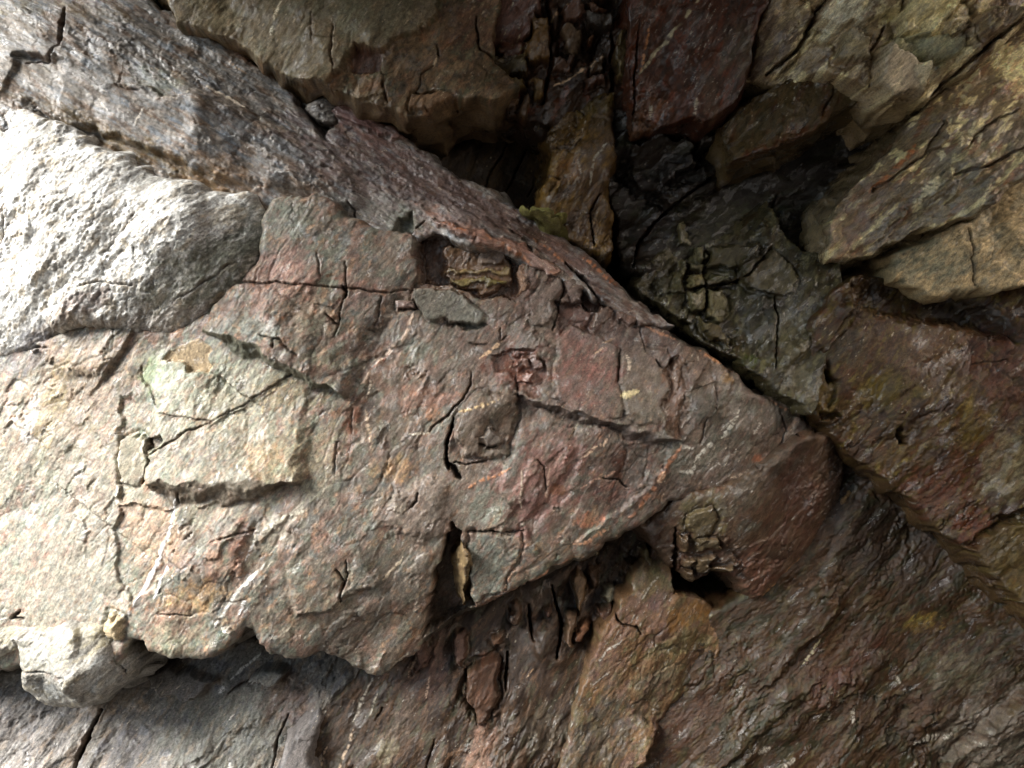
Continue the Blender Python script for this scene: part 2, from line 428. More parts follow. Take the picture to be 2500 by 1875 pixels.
# colour swatches
PINK, ROSE, GREEN, SAGE, TAN = (158, 128, 118), (140, 98, 90), (118, 130, 116), (150, 155, 136), (186, 160, 124)
BUFF, GREY, SLATE, RUST, OCHRE = (168, 160, 142), (128, 124, 118), (92, 100, 104), (118, 66, 42), (158, 118, 60)
PURPLE, DARK, RED, OLIVE, WHITE = (106, 90, 88), (58, 48, 44), (112, 62, 54), (122, 112, 62), (226, 220, 206)

# ------------------------------------------------------------------ rear bodies first
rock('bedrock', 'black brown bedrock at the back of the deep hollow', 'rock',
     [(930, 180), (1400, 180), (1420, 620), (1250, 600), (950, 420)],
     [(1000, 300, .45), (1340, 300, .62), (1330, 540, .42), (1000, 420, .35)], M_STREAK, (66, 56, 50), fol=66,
     facet=((.07, 3.0, .03, .05), (.025, 2.5, .01, .014)), mottle=(((84, 66, 44), .05, 3, .3, .05),),
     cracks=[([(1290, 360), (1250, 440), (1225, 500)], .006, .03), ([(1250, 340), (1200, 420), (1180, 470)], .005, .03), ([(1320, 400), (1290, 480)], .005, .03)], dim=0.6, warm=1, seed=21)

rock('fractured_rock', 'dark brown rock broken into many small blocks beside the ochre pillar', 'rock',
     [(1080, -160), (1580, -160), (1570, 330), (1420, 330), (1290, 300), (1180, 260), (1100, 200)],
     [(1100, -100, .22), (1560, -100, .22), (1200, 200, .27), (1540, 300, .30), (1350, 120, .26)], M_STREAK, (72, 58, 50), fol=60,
     facet=((.08, 1.8, .03, 0.052), (.03, 1.8, .012, .016), (.012, 1.6, .003, .005)), mottle=((RUST, .04, 2, .15, .06), (DARK, .05, 2, .35, .08)), wet=0.6,
     plates=[dict(poly=p, h=h, col=c, w=.012, gap=.010, name='rock_fragment', tilt=t, flat=.6) for p, h, c, t in [
         ([(1150, -20), (1320, -20), (1312, 60), (1280, 112), (1232, 130), (1195, 120), (1160, 85)], .07, (112, 84, 82), (.1, .2)),
         ([(1205, 128), (1255, 122), (1290, 110), (1275, 150), (1230, 145)], .05, (120, 86, 76), (0, .2)),
         ([(1310, 60), (1340, 72), (1336, 160), (1300, 166), (1275, 155), (1292, 108)], .06, (134, 108, 66), (.2, .1)),
         ([(1365, 85), (1390, 77), (1420, 92), (1415, 140), (1386, 146), (1376, 112)], .055, (138, 124, 112), (-.2, .3)),
         ([(1432, 28), (1450, 19), (1482, 25), (1478, 36), (1440, 39)], .05, (140, 106, 90), (0, .4)),
         ([(1424, 42), (1480, 38), (1492, 65), (1465, 84), (1434, 76)], .06, (82, 80, 78), (.2, .2)),
         ([(1335, 145), (1402, 145), (1395, 176), (1340, 186)], .045, (104, 80, 70), (.1, .4)),
         ([(1440, 150), (1472, 145), (1468, 186), (1440, 190)], .05, (110, 92, 72), (-.2, .2)),
         ([(1422, 196), (1472, 190), (1468, 216), (1430, 220)], .05, (118, 86, 76), (0, .3)),
         ([(1196, 140), (1280, 150), (1286, 190), (1215, 196)], .05, (92, 88, 56), (.2, .3)),
         ([(1212, 202), (1286, 203), (1283, 226), (1240, 232), (1215, 222)], .06, (150, 136, 92), (.1, .4)),
         ([(1297, 205), (1328, 205), (1326, 246), (1302, 252)], .055, (134, 112, 68), (-.1, .3)),
         ([(1502, 90), (1524, 84), (1533, 120), (1530, 190), (1520, 212), (1503, 206), (1499, 150)], .07, (128, 120, 84), (-.6, 0)),
         ([(1375, 30), (1412, 10), (1425, 50), (1400, 66), (1372, 62)], .05, (116, 86, 74), (0, .3)),
         ([(1445, -10), (1492, -10), (1486, 12), (1452, 14)], .05, (112, 88, 72), (0, .3)),
         ([(1430, 92), (1452, 88), (1450, 104), (1434, 106)], .05, (150, 110, 84), (0, .2)),
         ([(1340, 30), (1368, 20), (1362, 78), (1344, 76)], .03, (70, 58, 52), (0, .2)),
         ([(1230, 250), (1262, 252), (1255, 274), (1228, 270)], .05, (120, 100, 80), (0, .2)),
         ([(1275, 240), (1300, 262), (1285, 300), (1262, 290)], .05, (108, 92, 76), (.2, .2)),
     ]],
     veins_glints=[([(1340, 60), (1368, 35), (1415, -6)], .004, .004, (190, 168, 150)), ([(1346, 226), (1400, 190), (1470, 148)], .0035, .004, (190, 168, 150))],
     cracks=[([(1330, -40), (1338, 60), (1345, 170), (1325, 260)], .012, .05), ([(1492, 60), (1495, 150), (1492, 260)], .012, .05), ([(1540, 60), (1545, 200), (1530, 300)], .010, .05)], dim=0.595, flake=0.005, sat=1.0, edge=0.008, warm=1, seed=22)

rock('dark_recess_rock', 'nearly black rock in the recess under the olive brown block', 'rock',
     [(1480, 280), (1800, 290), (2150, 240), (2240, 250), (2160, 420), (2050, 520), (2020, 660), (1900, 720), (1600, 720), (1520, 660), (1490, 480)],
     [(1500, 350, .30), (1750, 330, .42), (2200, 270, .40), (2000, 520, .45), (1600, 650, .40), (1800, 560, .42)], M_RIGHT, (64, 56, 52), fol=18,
     facet=((.12, 2.4, .05, 0.09), (.04, 2.6, .016, .02), (.014, 2.2, .004, .006)), mottle=(((76, 80, 62), .05, 3, .25, .06),), wet=0.5,
     blobs=[(1600, 460, 110, 90, 0, (66, 54, 56), .8), (1760, 580, 150, 90, 20, (96, 100, 76), .7), (1850, 640, 80, 70, 40, (110, 108, 80), .6), (1700, 430, 110, 70, 15, (56, 52, 50), .8)],
     plates=[dict(poly=[(1535, 360), (1610, 345), (1690, 360), (1680, 420), (1600, 470), (1560, 480), (1535, 430)], h=.07, w=.02, tilt=(.2, .2), flat=.7, gap=.01),
             dict(poly=[(1620, 420), (1700, 390), (1780, 405), (1720, 480), (1630, 520), (1600, 490)], h=.06, w=.02, tilt=(.1, -.3), flat=.8, gap=.01),
             dict(poly=[(1700, 330), (1765, 310), (1790, 350), (1750, 380), (1700, 370)], h=.10, w=.02, col=(92, 80, 76), tilt=(-.2, .2))],
     cracks=[([(1786, 402), (1690, 470), (1592, 548), (1555, 600), (1540, 660)], .008, .05), ([(2050, 520), (1960, 590), (1880, 680), (1840, 720)], .007, .05),
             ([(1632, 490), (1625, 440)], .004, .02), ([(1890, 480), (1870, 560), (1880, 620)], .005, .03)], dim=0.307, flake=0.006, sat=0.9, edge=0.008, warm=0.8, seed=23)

rock('ochre_pillar', 'ochre stained rock pillar standing beside the black hollow', 'rock',
     [(1345, 300), (1372, 275), (1440, 240), (1500, 230), (1508, 280), (1500, 350), (1490, 430), (1500, 530), (1480, 640), (1380, 600), (1315, 555), (1325, 480), (1338, 400)],
     [(1350, 290, .30), (1490, 250, .27), (1330, 540, .22), (1480, 560, .26), (1410, 400, .20)], M_STREAK, (128, 100, 56), fol=62, edge=.04,
     facet=((.09, 2.2, .03, .05), (.032, 2.2, .012, .018), (.012, 2, .003, .005)), mottle=(((156, 124, 62), .05, 2, .35, .08), ((104, 78, 46), .03, 2, .3, .06)), wet=0.6, sat=1,
     blobs=[(1430, 480, 60, 120, -10, (110, 92, 88), .75), (1470, 330, 50, 90, 0, (100, 84, 74), .6), (1440, 260, 50, 30, 0, (116, 106, 58), .7), (1385, 410, 40, 40, 0, (142, 92, 40), .7)],
     veins_glints=[([(1480, 350), (1450, 390), (1440, 450)], .004, .002, (176, 164, 150)), ([(1410, 390), (1420, 420), (1400, 450)], .005, .002, (170, 150, 140))],
     cracks=[([(1465, 470), (1440, 520), (1450, 600)], .005, .03), ([(1345, 362), (1400, 358), (1420, 340)], .004, .02), ([(1340, 430), (1370, 440)], .004, .02)], dim=0.4, flake=0.005, warm=0.4, seed=24)

rock('moss_tuft', 'yellow green moss on the rock ledge at the foot of the ochre pillar', 'moss',
     [(1275, 530), (1300, 524), (1325, 520), (1345, 535), (1375, 560), (1370, 585), (1345, 580), (1320, 560)],
     [(1280, 530, .11), (1370, 570, .12), (1330, 545, .09)], M_GRAIN, (140, 134, 52), fol=-30, edge=.012, thick=.15,
     facet=((.02, 1.5, .008, .012), (.008, 1.5, .004, .006)), rough=.008, micro=.003, mottle=(((172, 162, 84), .02, 1.5, .3, .1),), dim=.65, flake=0.001, seed=25, step=.0026)

rock('pale_column', 'pale greenish column of small cracked blocks above the fault', 'rock',
     [(1560, 700), (1590, 640), (1640, 560), (1690, 470), (1760, 430), (1840, 440), (1900, 560), (1960, 620), (2050, 640), (2060, 740), (2020, 900), (1985, 1010), (1900, 960), (1820, 900), (1740, 840), (1680, 800), (1600, 740)],
     [(1580, 680, .26), (1720, 470, .54), (1840, 450, .54), (1900, 600, .30), (2000, 700, .17), (1960, 960, .08), (1720, 800, .22), (1840, 780, .24)], M_RIGHT, (104, 100, 74), fol=62,
     facet=((.10, 2.4, .02, 0.048), (.03, 2.4, .007, .010), (.012, 2, .003, .005)), mottle=(((140, 138, 104), .035, 2.5, .3, .06), ((58, 54, 40), .025, 2, .34, .06), ((90, 74, 48), .03, 2, .2, .06)), wet=0.6, sat=1,
     blobs=[(1845, 790, 50, 90, -8, (48, 50, 30), .9), (1830, 880, 22, 16, 0, (86, 104, 34), .8), (1930, 850, 34, 120, 4, (138, 134, 112), .8), (1740, 690, 60, 100, 10, (126, 126, 92), .7), (1600, 660, 40, 40, 0, (70, 66, 54), .8)],
     plates=[dict(poly=p, h=h, col=c, w=.012, gap=.006, name='rock_fragment', tilt=t, flat=.7) for p, h, c, t in [
         ([(1647, 550), (1664, 545), (1680, 575), (1676, 602), (1656, 606)], .05, (164, 160, 122), (-.4, .2)),
         ([(1690, 602), (1716, 598), (1722, 630), (1708, 644), (1694, 634)], .05, (158, 156, 124), (-.2, .2)),
         ([(1682, 650), (1714, 648), (1712, 668), (1684, 668)], .045, (146, 142, 110), (-.2, .2)),
         ([(1680, 676), (1708, 670), (1712, 700), (1684, 704)], .05, (176, 170, 120), (-.3, .3)),
         ([(1718, 680), (1772, 676), (1782, 694), (1722, 704)], .045, (120, 122, 94), (0, .3)),
         ([(1676, 715), (1716, 712), (1718, 760), (1690, 768), (1678, 750)], .05, (162, 158, 120), (-.3, .1)),
         ([(1722, 714), (1762, 710), (1770, 760), (1742, 790), (1722, 770)], .055, (168, 164, 124), (-.3, .1)),
         ([(1600, 690), (1668, 640), (1668, 720), (1610, 720)], .03, (92, 92, 64), (0, .2)),
         ([(1724, 610), (1850, 600), (1830, 640), (1728, 660)], .05, (98, 92, 66), (0, .3)),
         ([(1700, 775), (1740, 795), (1780, 830), (1770, 850), (1720, 810)], .05, (140, 130, 92), (-.2, .2)),
         ([(1800, 640), (1880, 620), (1930, 650), (1940, 720), (1860, 720), (1810, 700)], .04, (116, 110, 82), (-.2, .1)),
     ]],
     cracks=[([(1712, 600), (1716, 690), (1718, 770)], .005, .03), ([(1880, 610), (1800, 690), (1720, 700)], .007, .04), ([(1680, 706), (1780, 704)], .004, .02), ([(1680, 672), (1724, 668)], .004, .02), ([(1890, 720), (1895, 800), (1890, 900)], .006, .03)], dim=0.354, flake=0.005, edge=0.008, warm=0.6, seed=26)

rock('red_brown_block', 'dark red brown block crossed by a dotted white vein', 'rock',
     [(1540, -160), (1860, -160), (1905, -40), (1850, 70), (1830, 170), (1775, 270), (1725, 300), (1660, 305), (1600, 318), (1540, 335), (1522, 250), (1535, 100)],
     [(1560, -100, .16), (1840, -100, .14), (1540, 300, .20), (1760, 270, .16), (1690, 100, .13)], M_STREAK, (104, 72, 60), fol=64,
     facet=((.14, 2.6, .02, 0.064), (.045, 2.4, .010, .016), (.016, 2, .003, .005)), mottle=(((122, 70, 48), .03, 3, .25, .08), ((74, 56, 46), .03, 3, .3, .08)), wet=0.6, sat=1.15,
     blobs=[(1810, 130, 50, 60, 0, (112, 110, 98), .7), (1580, 280, 40, 30, 0, (140, 110, 90), .6), (1730, 240, 24, 60, 10, (132, 122, 116), .6)],
     veins_glints=[([(1556, 192), (1590, 140), (1630, 95), (1670, 50), (1710, -10)], .006, .004, (196, 184, 150)), ([(1584, 70), (1575, 120), (1560, 180)], .004, .003, (160, 120, 90)),
            ([(1700, 240), (1690, 290)], .006, .004, (190, 180, 168)), ([(1590, 260), (1585, 290)], .006, .004, (196, 180, 160))],
     plates=[dict(poly=[(1525, 300), (1560, 290), (1605, 300), (1580, 340), (1540, 345)], h=-.03, w=.01, col=(128, 100, 78), name='rock_chip')],
     cracks=[([(1560, 60), (1545, 200), (1540, 320)], .006, .03)], dim=0.412, flake=0.005, edge=0.008, warm=1, seed=27)

rock('pale_blocky_rock', 'pale yellow grey blocky rock in the upper corner above the olive brown block', 'rock',
     [(1840, -160), (2660, -160), (2660, -60), (2520, 30), (2400, 140), (2270, 240), (2180, 260), (2090, 215), (1990, 180), (1900, 200), (1830, 190), (1850, 90), (1900, -20)],
     [(1880, -100, .16), (2600, -120, .14), (1860, 170, .20), (2260, 220, .06), (2100, 80, .06), (2400, 80, .06)], M_RIGHT, (128, 114, 88), fol=48,
     facet=((.11, 1.7, .05, 0.119), (.04, 1.8, .018, .024), (.014, 1.8, .004, .007)), mottle=(((196, 190, 152), .06, 1.6, .30, .05), ((84, 66, 50), .05, 3, .25, .05)), wet=0.7, sat=.9,
     blobs=[(2260, 60, 90, 60, 30, (216, 210, 166), 1.0), (2050, 40, 60, 50, 40, (186, 188, 172), .9), (1880, 100, 50, 100, 20, (84, 70, 60), .85), (2330, 60, 80, 40, 30, (108, 92, 74), .6), (2260, 150, 60, 40, 20, (110, 122, 100), .7), (2430, 60, 60, 40, 40, (92, 74, 60), .7)],  # brightest pale blobs paint wet highlights into the colour
     plates=[dict(poly=[(2113, 238), (2132, 160), (2140, 130), (2155, 130), (2190, 160), (2243, 172), (2235, 236), (2168, 252)], h=.10, w=.012, tilt=(-.2, .25), flat=.35, col=(160, 152, 136), gap=.015, name='rock_cube'),
             dict(poly=[(2200, 178), (2243, 172), (2236, 225), (2222, 232)], h=.02, w=.012, tilt=(.5, .3), col=(196, 190, 160), name='rock_facet'),
             dict(poly=[(2035, 160), (2040, 110), (2060, 92), (2110, 110), (2120, 150), (2080, 160)], h=.06, w=.012, tilt=(-.3, .3), col=(122, 118, 96), flat=.5, gap=.012),
             dict(poly=[(2020, -10), (2180, -10), (2190, 40), (2100, 66), (2030, 70), (1990, 60)], h=.05, w=.015, tilt=(-.1, .3), flat=.6, gap=.012),
             dict(poly=[(2200, -10), (2330, -10), (2300, 60), (2230, 110), (2180, 100)], h=.07, w=.012, tilt=(-.2, .4), flat=.7, gap=.012, col=(180, 176, 134), st=.6),
             dict(poly=[(2170, 110), (2240, 100), (2330, 110), (2330, 150), (2250, 165), (2160, 130)], h=.04, w=.012, tilt=(0, .3), flat=.6, gap=.012, col=(112, 122, 100), st=.6),
             dict(poly=[(2350, 70), (2420, 40), (2450, 80), (2380, 130)], h=.05, w=.01, tilt=(0, .3), gap=.012)],
     cracks=[([(2030, -20), (1985, 50), (1950, 120), (1870, 185)], .012, .06), ([(2520, 20), (2420, 100), (2330, 180), (2270, 240)], .012, .06), ([(2160, 60), (2120, 130)], .006, .04), ([(2330, 20), (2430, 0), (2500, -30)], .008, .04)], dim=1.53, flake=0.006, edge=0.008, warm=0.6, seed=28)

rock('olive_block', 'olive brown flat block with a rust red lower edge over the dark recess', 'rock',
     [(1770, 300), (1830, 240), (1900, 205), (1990, 178), (2060, 165), (2118, 165), (2118, 238), (2060, 262), (2020, 290), (1937, 342), (1840, 382), (1790, 400), (1770, 350)],
     [(1790, 330, .20), (1900, 230, .19), (2110, 180, .12), (2100, 240, .14), (1860, 370, .12), (1960, 280, .12)], M_RIGHT, (124, 110, 84), fol=66,
     facet=((.10, 2.2, .02, 0.054), (.035, 2.4, .007, .012), (.012, 2, .002, .004)), mottle=(((96, 88, 62), .03, 3, .3, .08), ((110, 74, 50), .03, 3, .15, .08)), wet=0.6, sat=1,
     blobs=[(1850, 375, 40, 20, 20, (120, 62, 40), .8, .8), (1935, 335, 50, 20, 25, (110, 64, 44), .8, .8), (2105, 205, 14, 40, 0, (126, 62, 40), .8), (1840, 300, 50, 40, 0, (116, 112, 96), .6), (2015, 275, 20, 20, 0, (140, 90, 40), .7)],
     cracks=[([(2045, 180), (2035, 230), (2010, 280)], .005, .02)], dim=0.468, flake=0.004, edge=0.008, warm=1, seed=29)

rock('diagonal_slab', 'grey green slab slanting up to the picture edge with painted white glints', 'rock',
     [(2660, -60), (2500, 55), (2390, 152), (2262, 252), (2172, 352), (2100, 425), (2055, 472), (2022, 556), (2012, 627), (2060, 640), (2113, 622), (2190, 590), (2350, 530), (2500, 430), (2660, 320)],
     [(2640, 0, .10), (2390, 160, .13), (2172, 360, .16), (2020, 600, .14), (2190, 585, .07), (2500, 420, -.08), (2350, 300, .02), (2200, 470, .06)], M_RIGHT, (112, 102, 82), fol=46,
     facet=((.15, 3.0, .03, 0.09), (.045, 2.6, .012, .02), (.015, 2.2, .003, .006)), mottle=(((96, 86, 76), .04, 4, .35, .06), ((198, 192, 152), .03, 3, .16, .05), ((108, 76, 56), .03, 4, .12, .06)), wet=0.75, sat=1.0,
     blobs=[(2480, 170, 60, 90, 20, (214, 210, 168), 1.0), (2120, 480, 80, 40, 46, (110, 86, 68), .7), (2080, 560, 60, 50, 40, (104, 84, 74), .7), (2330, 440, 120, 40, 30, (84, 84, 70), .6), (2150, 600, 20, 18, 0, (150, 146, 136), .8), (2490, 220, 24, 30, 0, (120, 80, 60), .6)],  # first pale blob is a highlight put into the colour
     veins_glints=[([(2310, 300), (2297, 350), (2285, 395)], .008, .006, (214, 210, 180)), ([(2375, 300), (2360, 345), (2352, 372)], .008, .006, (214, 210, 180)), ([(2338, 330), (2330, 365)], .006, .005, (206, 200, 170)),  # upright white streaks are glints painted into the colour
            ([(2275, 440), (2250, 475), (2232, 506)], .012, .006, (212, 206, 176)), ([(2390, 320), (2382, 350)], .005, .004, (200, 196, 170)), ([(2318, 380), (2312, 432)], .006, .004, (196, 192, 160)),
            ([(2390, 160), (2350, 220), (2330, 270)], .006, .004, (180, 178, 150)), ([(2216, 365), (2195, 395), (2160, 430), (2120, 470)], .006, .005, (168, 110, 70)), ([(2275, 230), (2240, 280)], .005, .004, (190, 186, 160))],
     cracks=[([(2290, 300), (2240, 390), (2180, 430), (2130, 470)], .006, .03), ([(2480, 270), (2400, 310), (2350, 370)], .005, .02), ([(2500, 360), (2400, 410), (2320, 430)], .007, .03)],
     ledges=[dict(line=[(2120, 470), (2200, 420), (2280, 360), (2300, 300)], h=.03, w=.012, L=.10)], dim=1.23, flake=0.006, edge=0.008, warm=0.7, seed=31)

rock('buff_patch_rock', 'pale buff smooth rock at the picture edge below the diagonal slab', 'rock',
     [(2660, 330), (2500, 432), (2430, 470), (2350, 540), (2250, 590), (2190, 620), (2180, 690), (2300, 720), (2500, 700), (2660, 700)],
     [(2640, 400, .05), (2360, 540, .10), (2200, 650, .12), (2500, 660, .05), (2640, 660, .05)], M_SMOOTH, (196, 164, 106), fol=40,
     facet=((.10, 1.5, .02, 0.045), (.035, 1.6, .006, .010), (.012, 2, .002, .004)), mottle=(((164, 150, 112), .04, 1.5, .25, .1),), wet=.1, edge=0.015,
     blobs=[(2260, 640, 90, 60, 0, (120, 120, 90), .9), (2400, 560, 40, 30, 30, (130, 130, 110), .7), (2330, 540, 50, 40, 40, (140, 134, 104), .7)],
     cracks=[([(2360, 560), (2370, 640), (2380, 700)], .004, .015)], dim=0.8, flake=0.003, seed=32)

rock('mottled_block', 'big brown block mottled olive and dull red across the fault from the main face', 'rock',
     [(1990, 790), (2040, 700), (2090, 668), (2180, 680), (2300, 665), (2420, 690), (2540, 680), (2660, 700), (2660, 1680), (2560, 1550), (2500, 1500), (2427, 1424), (2348, 1342), (2243, 1248), (2150, 1165), (2080, 1110), (2035, 1062), (1980, 1015), (1955, 985), (1965, 900)],
     [(1920, 760, .14), (2060, 660, .16), (2300, 690, .18), (2600, 720, .04), (1920, 950, .12), (2100, 1110, .10), (2350, 1330, .06), (2620, 1600, -.05), (2250, 950, .04), (2450, 1000, .0)], M_RIGHT, (104, 86, 62), fol=52, edge=0.008,
     facet=((.20, 2.0, .020, 0.052), (.06, 2.2, .010, .018), (.02, 2, .003, .006)), mottle=(((122, 110, 68), .03, 1.8, .25, .10), ((86, 66, 52), .03, 2.4, .34, .10), ((104, 74, 54), .03, 2.2, .12, .12)), wet=0.4, sat=1.0,
     blobs=[(2385, 1030, 45, 75, 0, (140, 124, 60), .85), (2165, 950, 60, 50, 30, (122, 112, 56), .75), (2440, 900, 70, 140, -8, (108, 64, 50), .7), (2410, 1120, 30, 60, 0, (110, 58, 50), .75), (2460, 1130, 60, 90, -20, (168, 164, 140), .75), (2280, 1190, 110, 60, 35, (116, 70, 58), .8),
            (2220, 700, 160, 40, -8, (60, 52, 46), .7), (2380, 770, 120, 40, -10, (58, 52, 44), .75), (2010, 970, 36, 50, 0, (142, 126, 70), .8), (1930, 850, 30, 120, 5, (142, 136, 116), .6), (2060, 840, 50, 50, 40, (84, 86, 84), .7), (2300, 840, 90, 40, 20, (128, 92, 66), .6),  # the darkest blobs paint the shadow of the ledge above
            (2450, 1330, 60, 60, 0, (120, 112, 70), .7), (2360, 1280, 40, 50, 10, (128, 72, 56), .8), (2240, 700, 50, 20, 20, (130, 112, 84), .6)],
     plates=[dict(poly=[(2080, 690), (2180, 665), (2300, 690), (2440, 780), (2480, 830), (2350, 790), (2240, 780), (2130, 760), (2060, 740)], h=-.06, w=.05, tilt=(0, .2), name='rock_hollow'),
             dict(poly=[(2348, 1330), (2385, 1308), (2440, 1280), (2660, 1170), (2660, 1640), (2500, 1490), (2420, 1410)], h=.035, w=.012, flat=.8, gap=.03, col=(122, 108, 74), st=.5, name='rock_corner'),
             dict(poly=[(2430, 1180), (2480, 1060), (2660, 1040), (2660, 1180), (2500, 1250), (2420, 1260)], h=.02, w=.02, flat=.9),
             dict(poly=[(2195, 1050), (2210, 1044), (2222, 1066), (2216, 1084), (2202, 1080)], h=-.04, w=.012, name='rock_pit', col=DARK, st=.5),
             dict(poly=[(2022, 908), (2036, 904), (2040, 930), (2026, 936)], h=-.04, w=.012, name='rock_pit'),
             dict(poly=[(1994, 1006), (2040, 1008), (2050, 1024), (2004, 1024)], h=-.03, w=.01, name='rock_pit')],
     ledges=[dict(line=[(2010, 860), (2060, 790), (2120, 740)], h=.03, w=.02, L=.08), dict(line=[(2020, 1000), (2045, 930), (2030, 880)], h=-.02, w=.01, L=.05)],
     cracks=[([(2245, 1020), (2290, 1000)], .003, .01), ([(2380, 890), (2460, 880)], .003, .01)], dim=0.455, flake=0.005, mot=1.0, warm=0.9, seed=33)

# the slope under the fault
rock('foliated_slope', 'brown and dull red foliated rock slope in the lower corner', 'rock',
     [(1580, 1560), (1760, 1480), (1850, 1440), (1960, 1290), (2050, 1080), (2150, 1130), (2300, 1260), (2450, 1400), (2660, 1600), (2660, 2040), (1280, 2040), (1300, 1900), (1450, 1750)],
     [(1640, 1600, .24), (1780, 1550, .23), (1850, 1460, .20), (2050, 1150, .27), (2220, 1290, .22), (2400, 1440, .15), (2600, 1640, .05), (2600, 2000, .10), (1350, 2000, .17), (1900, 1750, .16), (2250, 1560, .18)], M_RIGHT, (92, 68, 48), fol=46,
     facet=((.16, 3.0, .012, .03), (.05, 2.6, .008, .012), (.018, 2.2, .003, .005)), rough=.006, micro=.0022, mottle=(((98, 70, 50), .03, 3.2, .22, .08), ((74, 72, 52), .03, 3, .26, .08), ((116, 102, 76), .025, 2.6, .14, .08)), wet=0.25, sat=0.95,
     blobs=[(2250, 1518, 40, 24, 10, (176, 146, 76), .9), (1960, 1660, 190, 60, 46, (108, 72, 58), .5), (1640, 1790, 260, 45, 46, (100, 66, 52), .6), (2330, 1640, 90, 55, 10, (134, 126, 108), .8), (2440, 1800, 140, 110, 40, (150, 142, 136), .8), (1860, 1760, 140, 50, 46, (72, 82, 64), .5), (2150, 1300, 160, 100, 20, (66, 54, 50), .7), (1560, 1720, 150, 60, 50, (124, 120, 108), .7), (2430, 1520, 80, 30, -20, (104, 72, 46), .6), (2080, 1620, 120, 30, 40, (110, 60, 56), .5), (1420, 1780, 90, 100, 60, (118, 116, 110), .7)],  # includes painted shadow under the fault and a brighter lit lower corner
     veins_glints=[([(2238, 1826), (2270, 1810), (2305, 1806)], .012, .006, (206, 198, 142)), ([(2318, 1812), (2336, 1796)], .008, .005, (200, 192, 140)), ([(1850, 1836), (1878, 1820)], .011, .005, (216, 206, 186)), ([(2020, 1710), (2016, 1722)], .004, .004, (220, 214, 206)),  # the bright streaks at the start are glints painted in
            ([(2085, 1725), (2078, 1760)], .008, .004, (186, 172, 172)), ([(2026, 1740), (2022, 1756)], .004, .004, (220, 214, 206)), ([(1940, 1850), (1900, 1880)], .008, .004, (170, 168, 156)), ([(2000, 1560), (1960, 1620)], .003, .002, (160, 140, 120)), ([(2385, 1815), (2420, 1820)], .006, .004, (200, 196, 186)), ([(2190, 1650), (2200, 1670)], .004, .003, (190, 176, 170))],
     ledges=[dict(line=[(1840, 1680), (1960, 1560), (2060, 1470)], h=.02, w=.03, L=.12), dict(line=[(1400, 1900), (1560, 1740), (1720, 1640)], h=.015, w=.02, L=.10), dict(line=[(1700, 1900), (1880, 1740), (2010, 1640)], h=.015, w=.03, L=.12), dict(line=[(2300, 1900), (2420, 1750), (2560, 1640)], h=-.05, w=.03, L=.15)],
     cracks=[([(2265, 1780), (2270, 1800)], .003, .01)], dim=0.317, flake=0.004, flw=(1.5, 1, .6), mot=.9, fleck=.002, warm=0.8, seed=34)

rock('ochre_lens', 'brown ochre lens of rock wedged under the tip of the main face', 'rock',
     [(2078, 1120), (2100, 1130), (2136, 1170), (2130, 1210), (2110, 1260), (2080, 1320), (2062, 1330), (2056, 1290), (2050, 1230), (2070, 1180)],
     [(2080, 1130, .28), (2130, 1190, .30), (2065, 1310, .27), (2080, 1220, .25)], M_STREAK, (104, 78, 48), fol=65, edge=.02, thick=.2,
     facet=((.05, 2.2, .02, .03), (.02, 2.2, .006, .01)), mottle=(((150, 118, 72), .03, 2, .3, .1),), wet=.3, veins_glints=[([(2084, 1220), (2074, 1260), (2056, 1310)], .004, .003, (186, 170, 120))], dim=0.7, warm=0.6, seed=35)

rock('grey_base_rock', 'grey rock at the foot of the picture under the pale overhanging edge', 'rock',
     [(-220, 1600), (0, 1640), (300, 1600), (600, 1560), (850, 1560), (950, 1600), (900, 1680), (820, 1760), (740, 2040), (-220, 2040)],
     [(-180, 1700, .10), (-180, 2000, .0), (300, 1680, .24), (700, 1640, .26), (880, 1640, .24), (700, 2000, .10), (250, 2000, .04), (450, 1800, .14)], M_GRAIN, (114, 110, 102), fol=58,
     facet=((.13, 1.9, .03, .05), (.045, 2.0, .012, .02), (.016, 2, .004, .006)), rough=.009, mottle=(((104, 98, 92), .05, 2, .35, .08), ((138, 118, 96), .035, 2, .16, .08), ((92, 94, 100), .03, 2, .15, .06)), wet=.35,
     blobs=[(60, 1800, 120, 120, 70, (140, 134, 130), .6), (560, 1790, 140, 110, 0, (110, 116, 104), .6), (290, 1720, 80, 30, 10, (120, 96, 68), .5), (700, 1670, 70, 30, -5, (122, 96, 76), .7), (720, 1720, 60, 40, 0, (124, 98, 92), .6), (300, 1820, 50, 50, 0, (90, 88, 96), .5)],
     veins_glints=[([(80, 1830), (76, 1860), (70, 1900)], .006, .003, (206, 204, 204)), ([(540, 1690), (552, 1672)], .008, .005, (214, 212, 206)), ([(570, 1650), (640, 1590)], .003, .003, (200, 198, 190)), ([(564, 1750), (575, 1735)], .003, .003, (214, 210, 204)), ([(560, 1860), (575, 1900)], .006, .003, (196, 196, 192))],
     cracks=[([(248, 1735), (225, 1790), (195, 1850), (180, 1920)], .016, .08), ([(710, 1740), (680, 1800), (660, 1890)], .006, .03), ([(560, 1690), (600, 1660), (640, 1640)], .006, .02)],
     plates=[dict(poly=[(370, 1625), (440, 1625), (500, 1640), (540, 1650), (490, 1690), (430, 1690), (380, 1670)], h=.06, w=.02, tilt=(0, -.4), col=(112, 110, 108), st=.6, name='rock_flake'),
             dict(poly=[(620, 1640), (680, 1610), (712, 1620), (690, 1650), (650, 1656)], h=.09, w=.015, tilt=(0, -.2), name='rock_flake', col=(130, 132, 124), st=.6)], dim=0.85, flake=0.0055, seed=36)

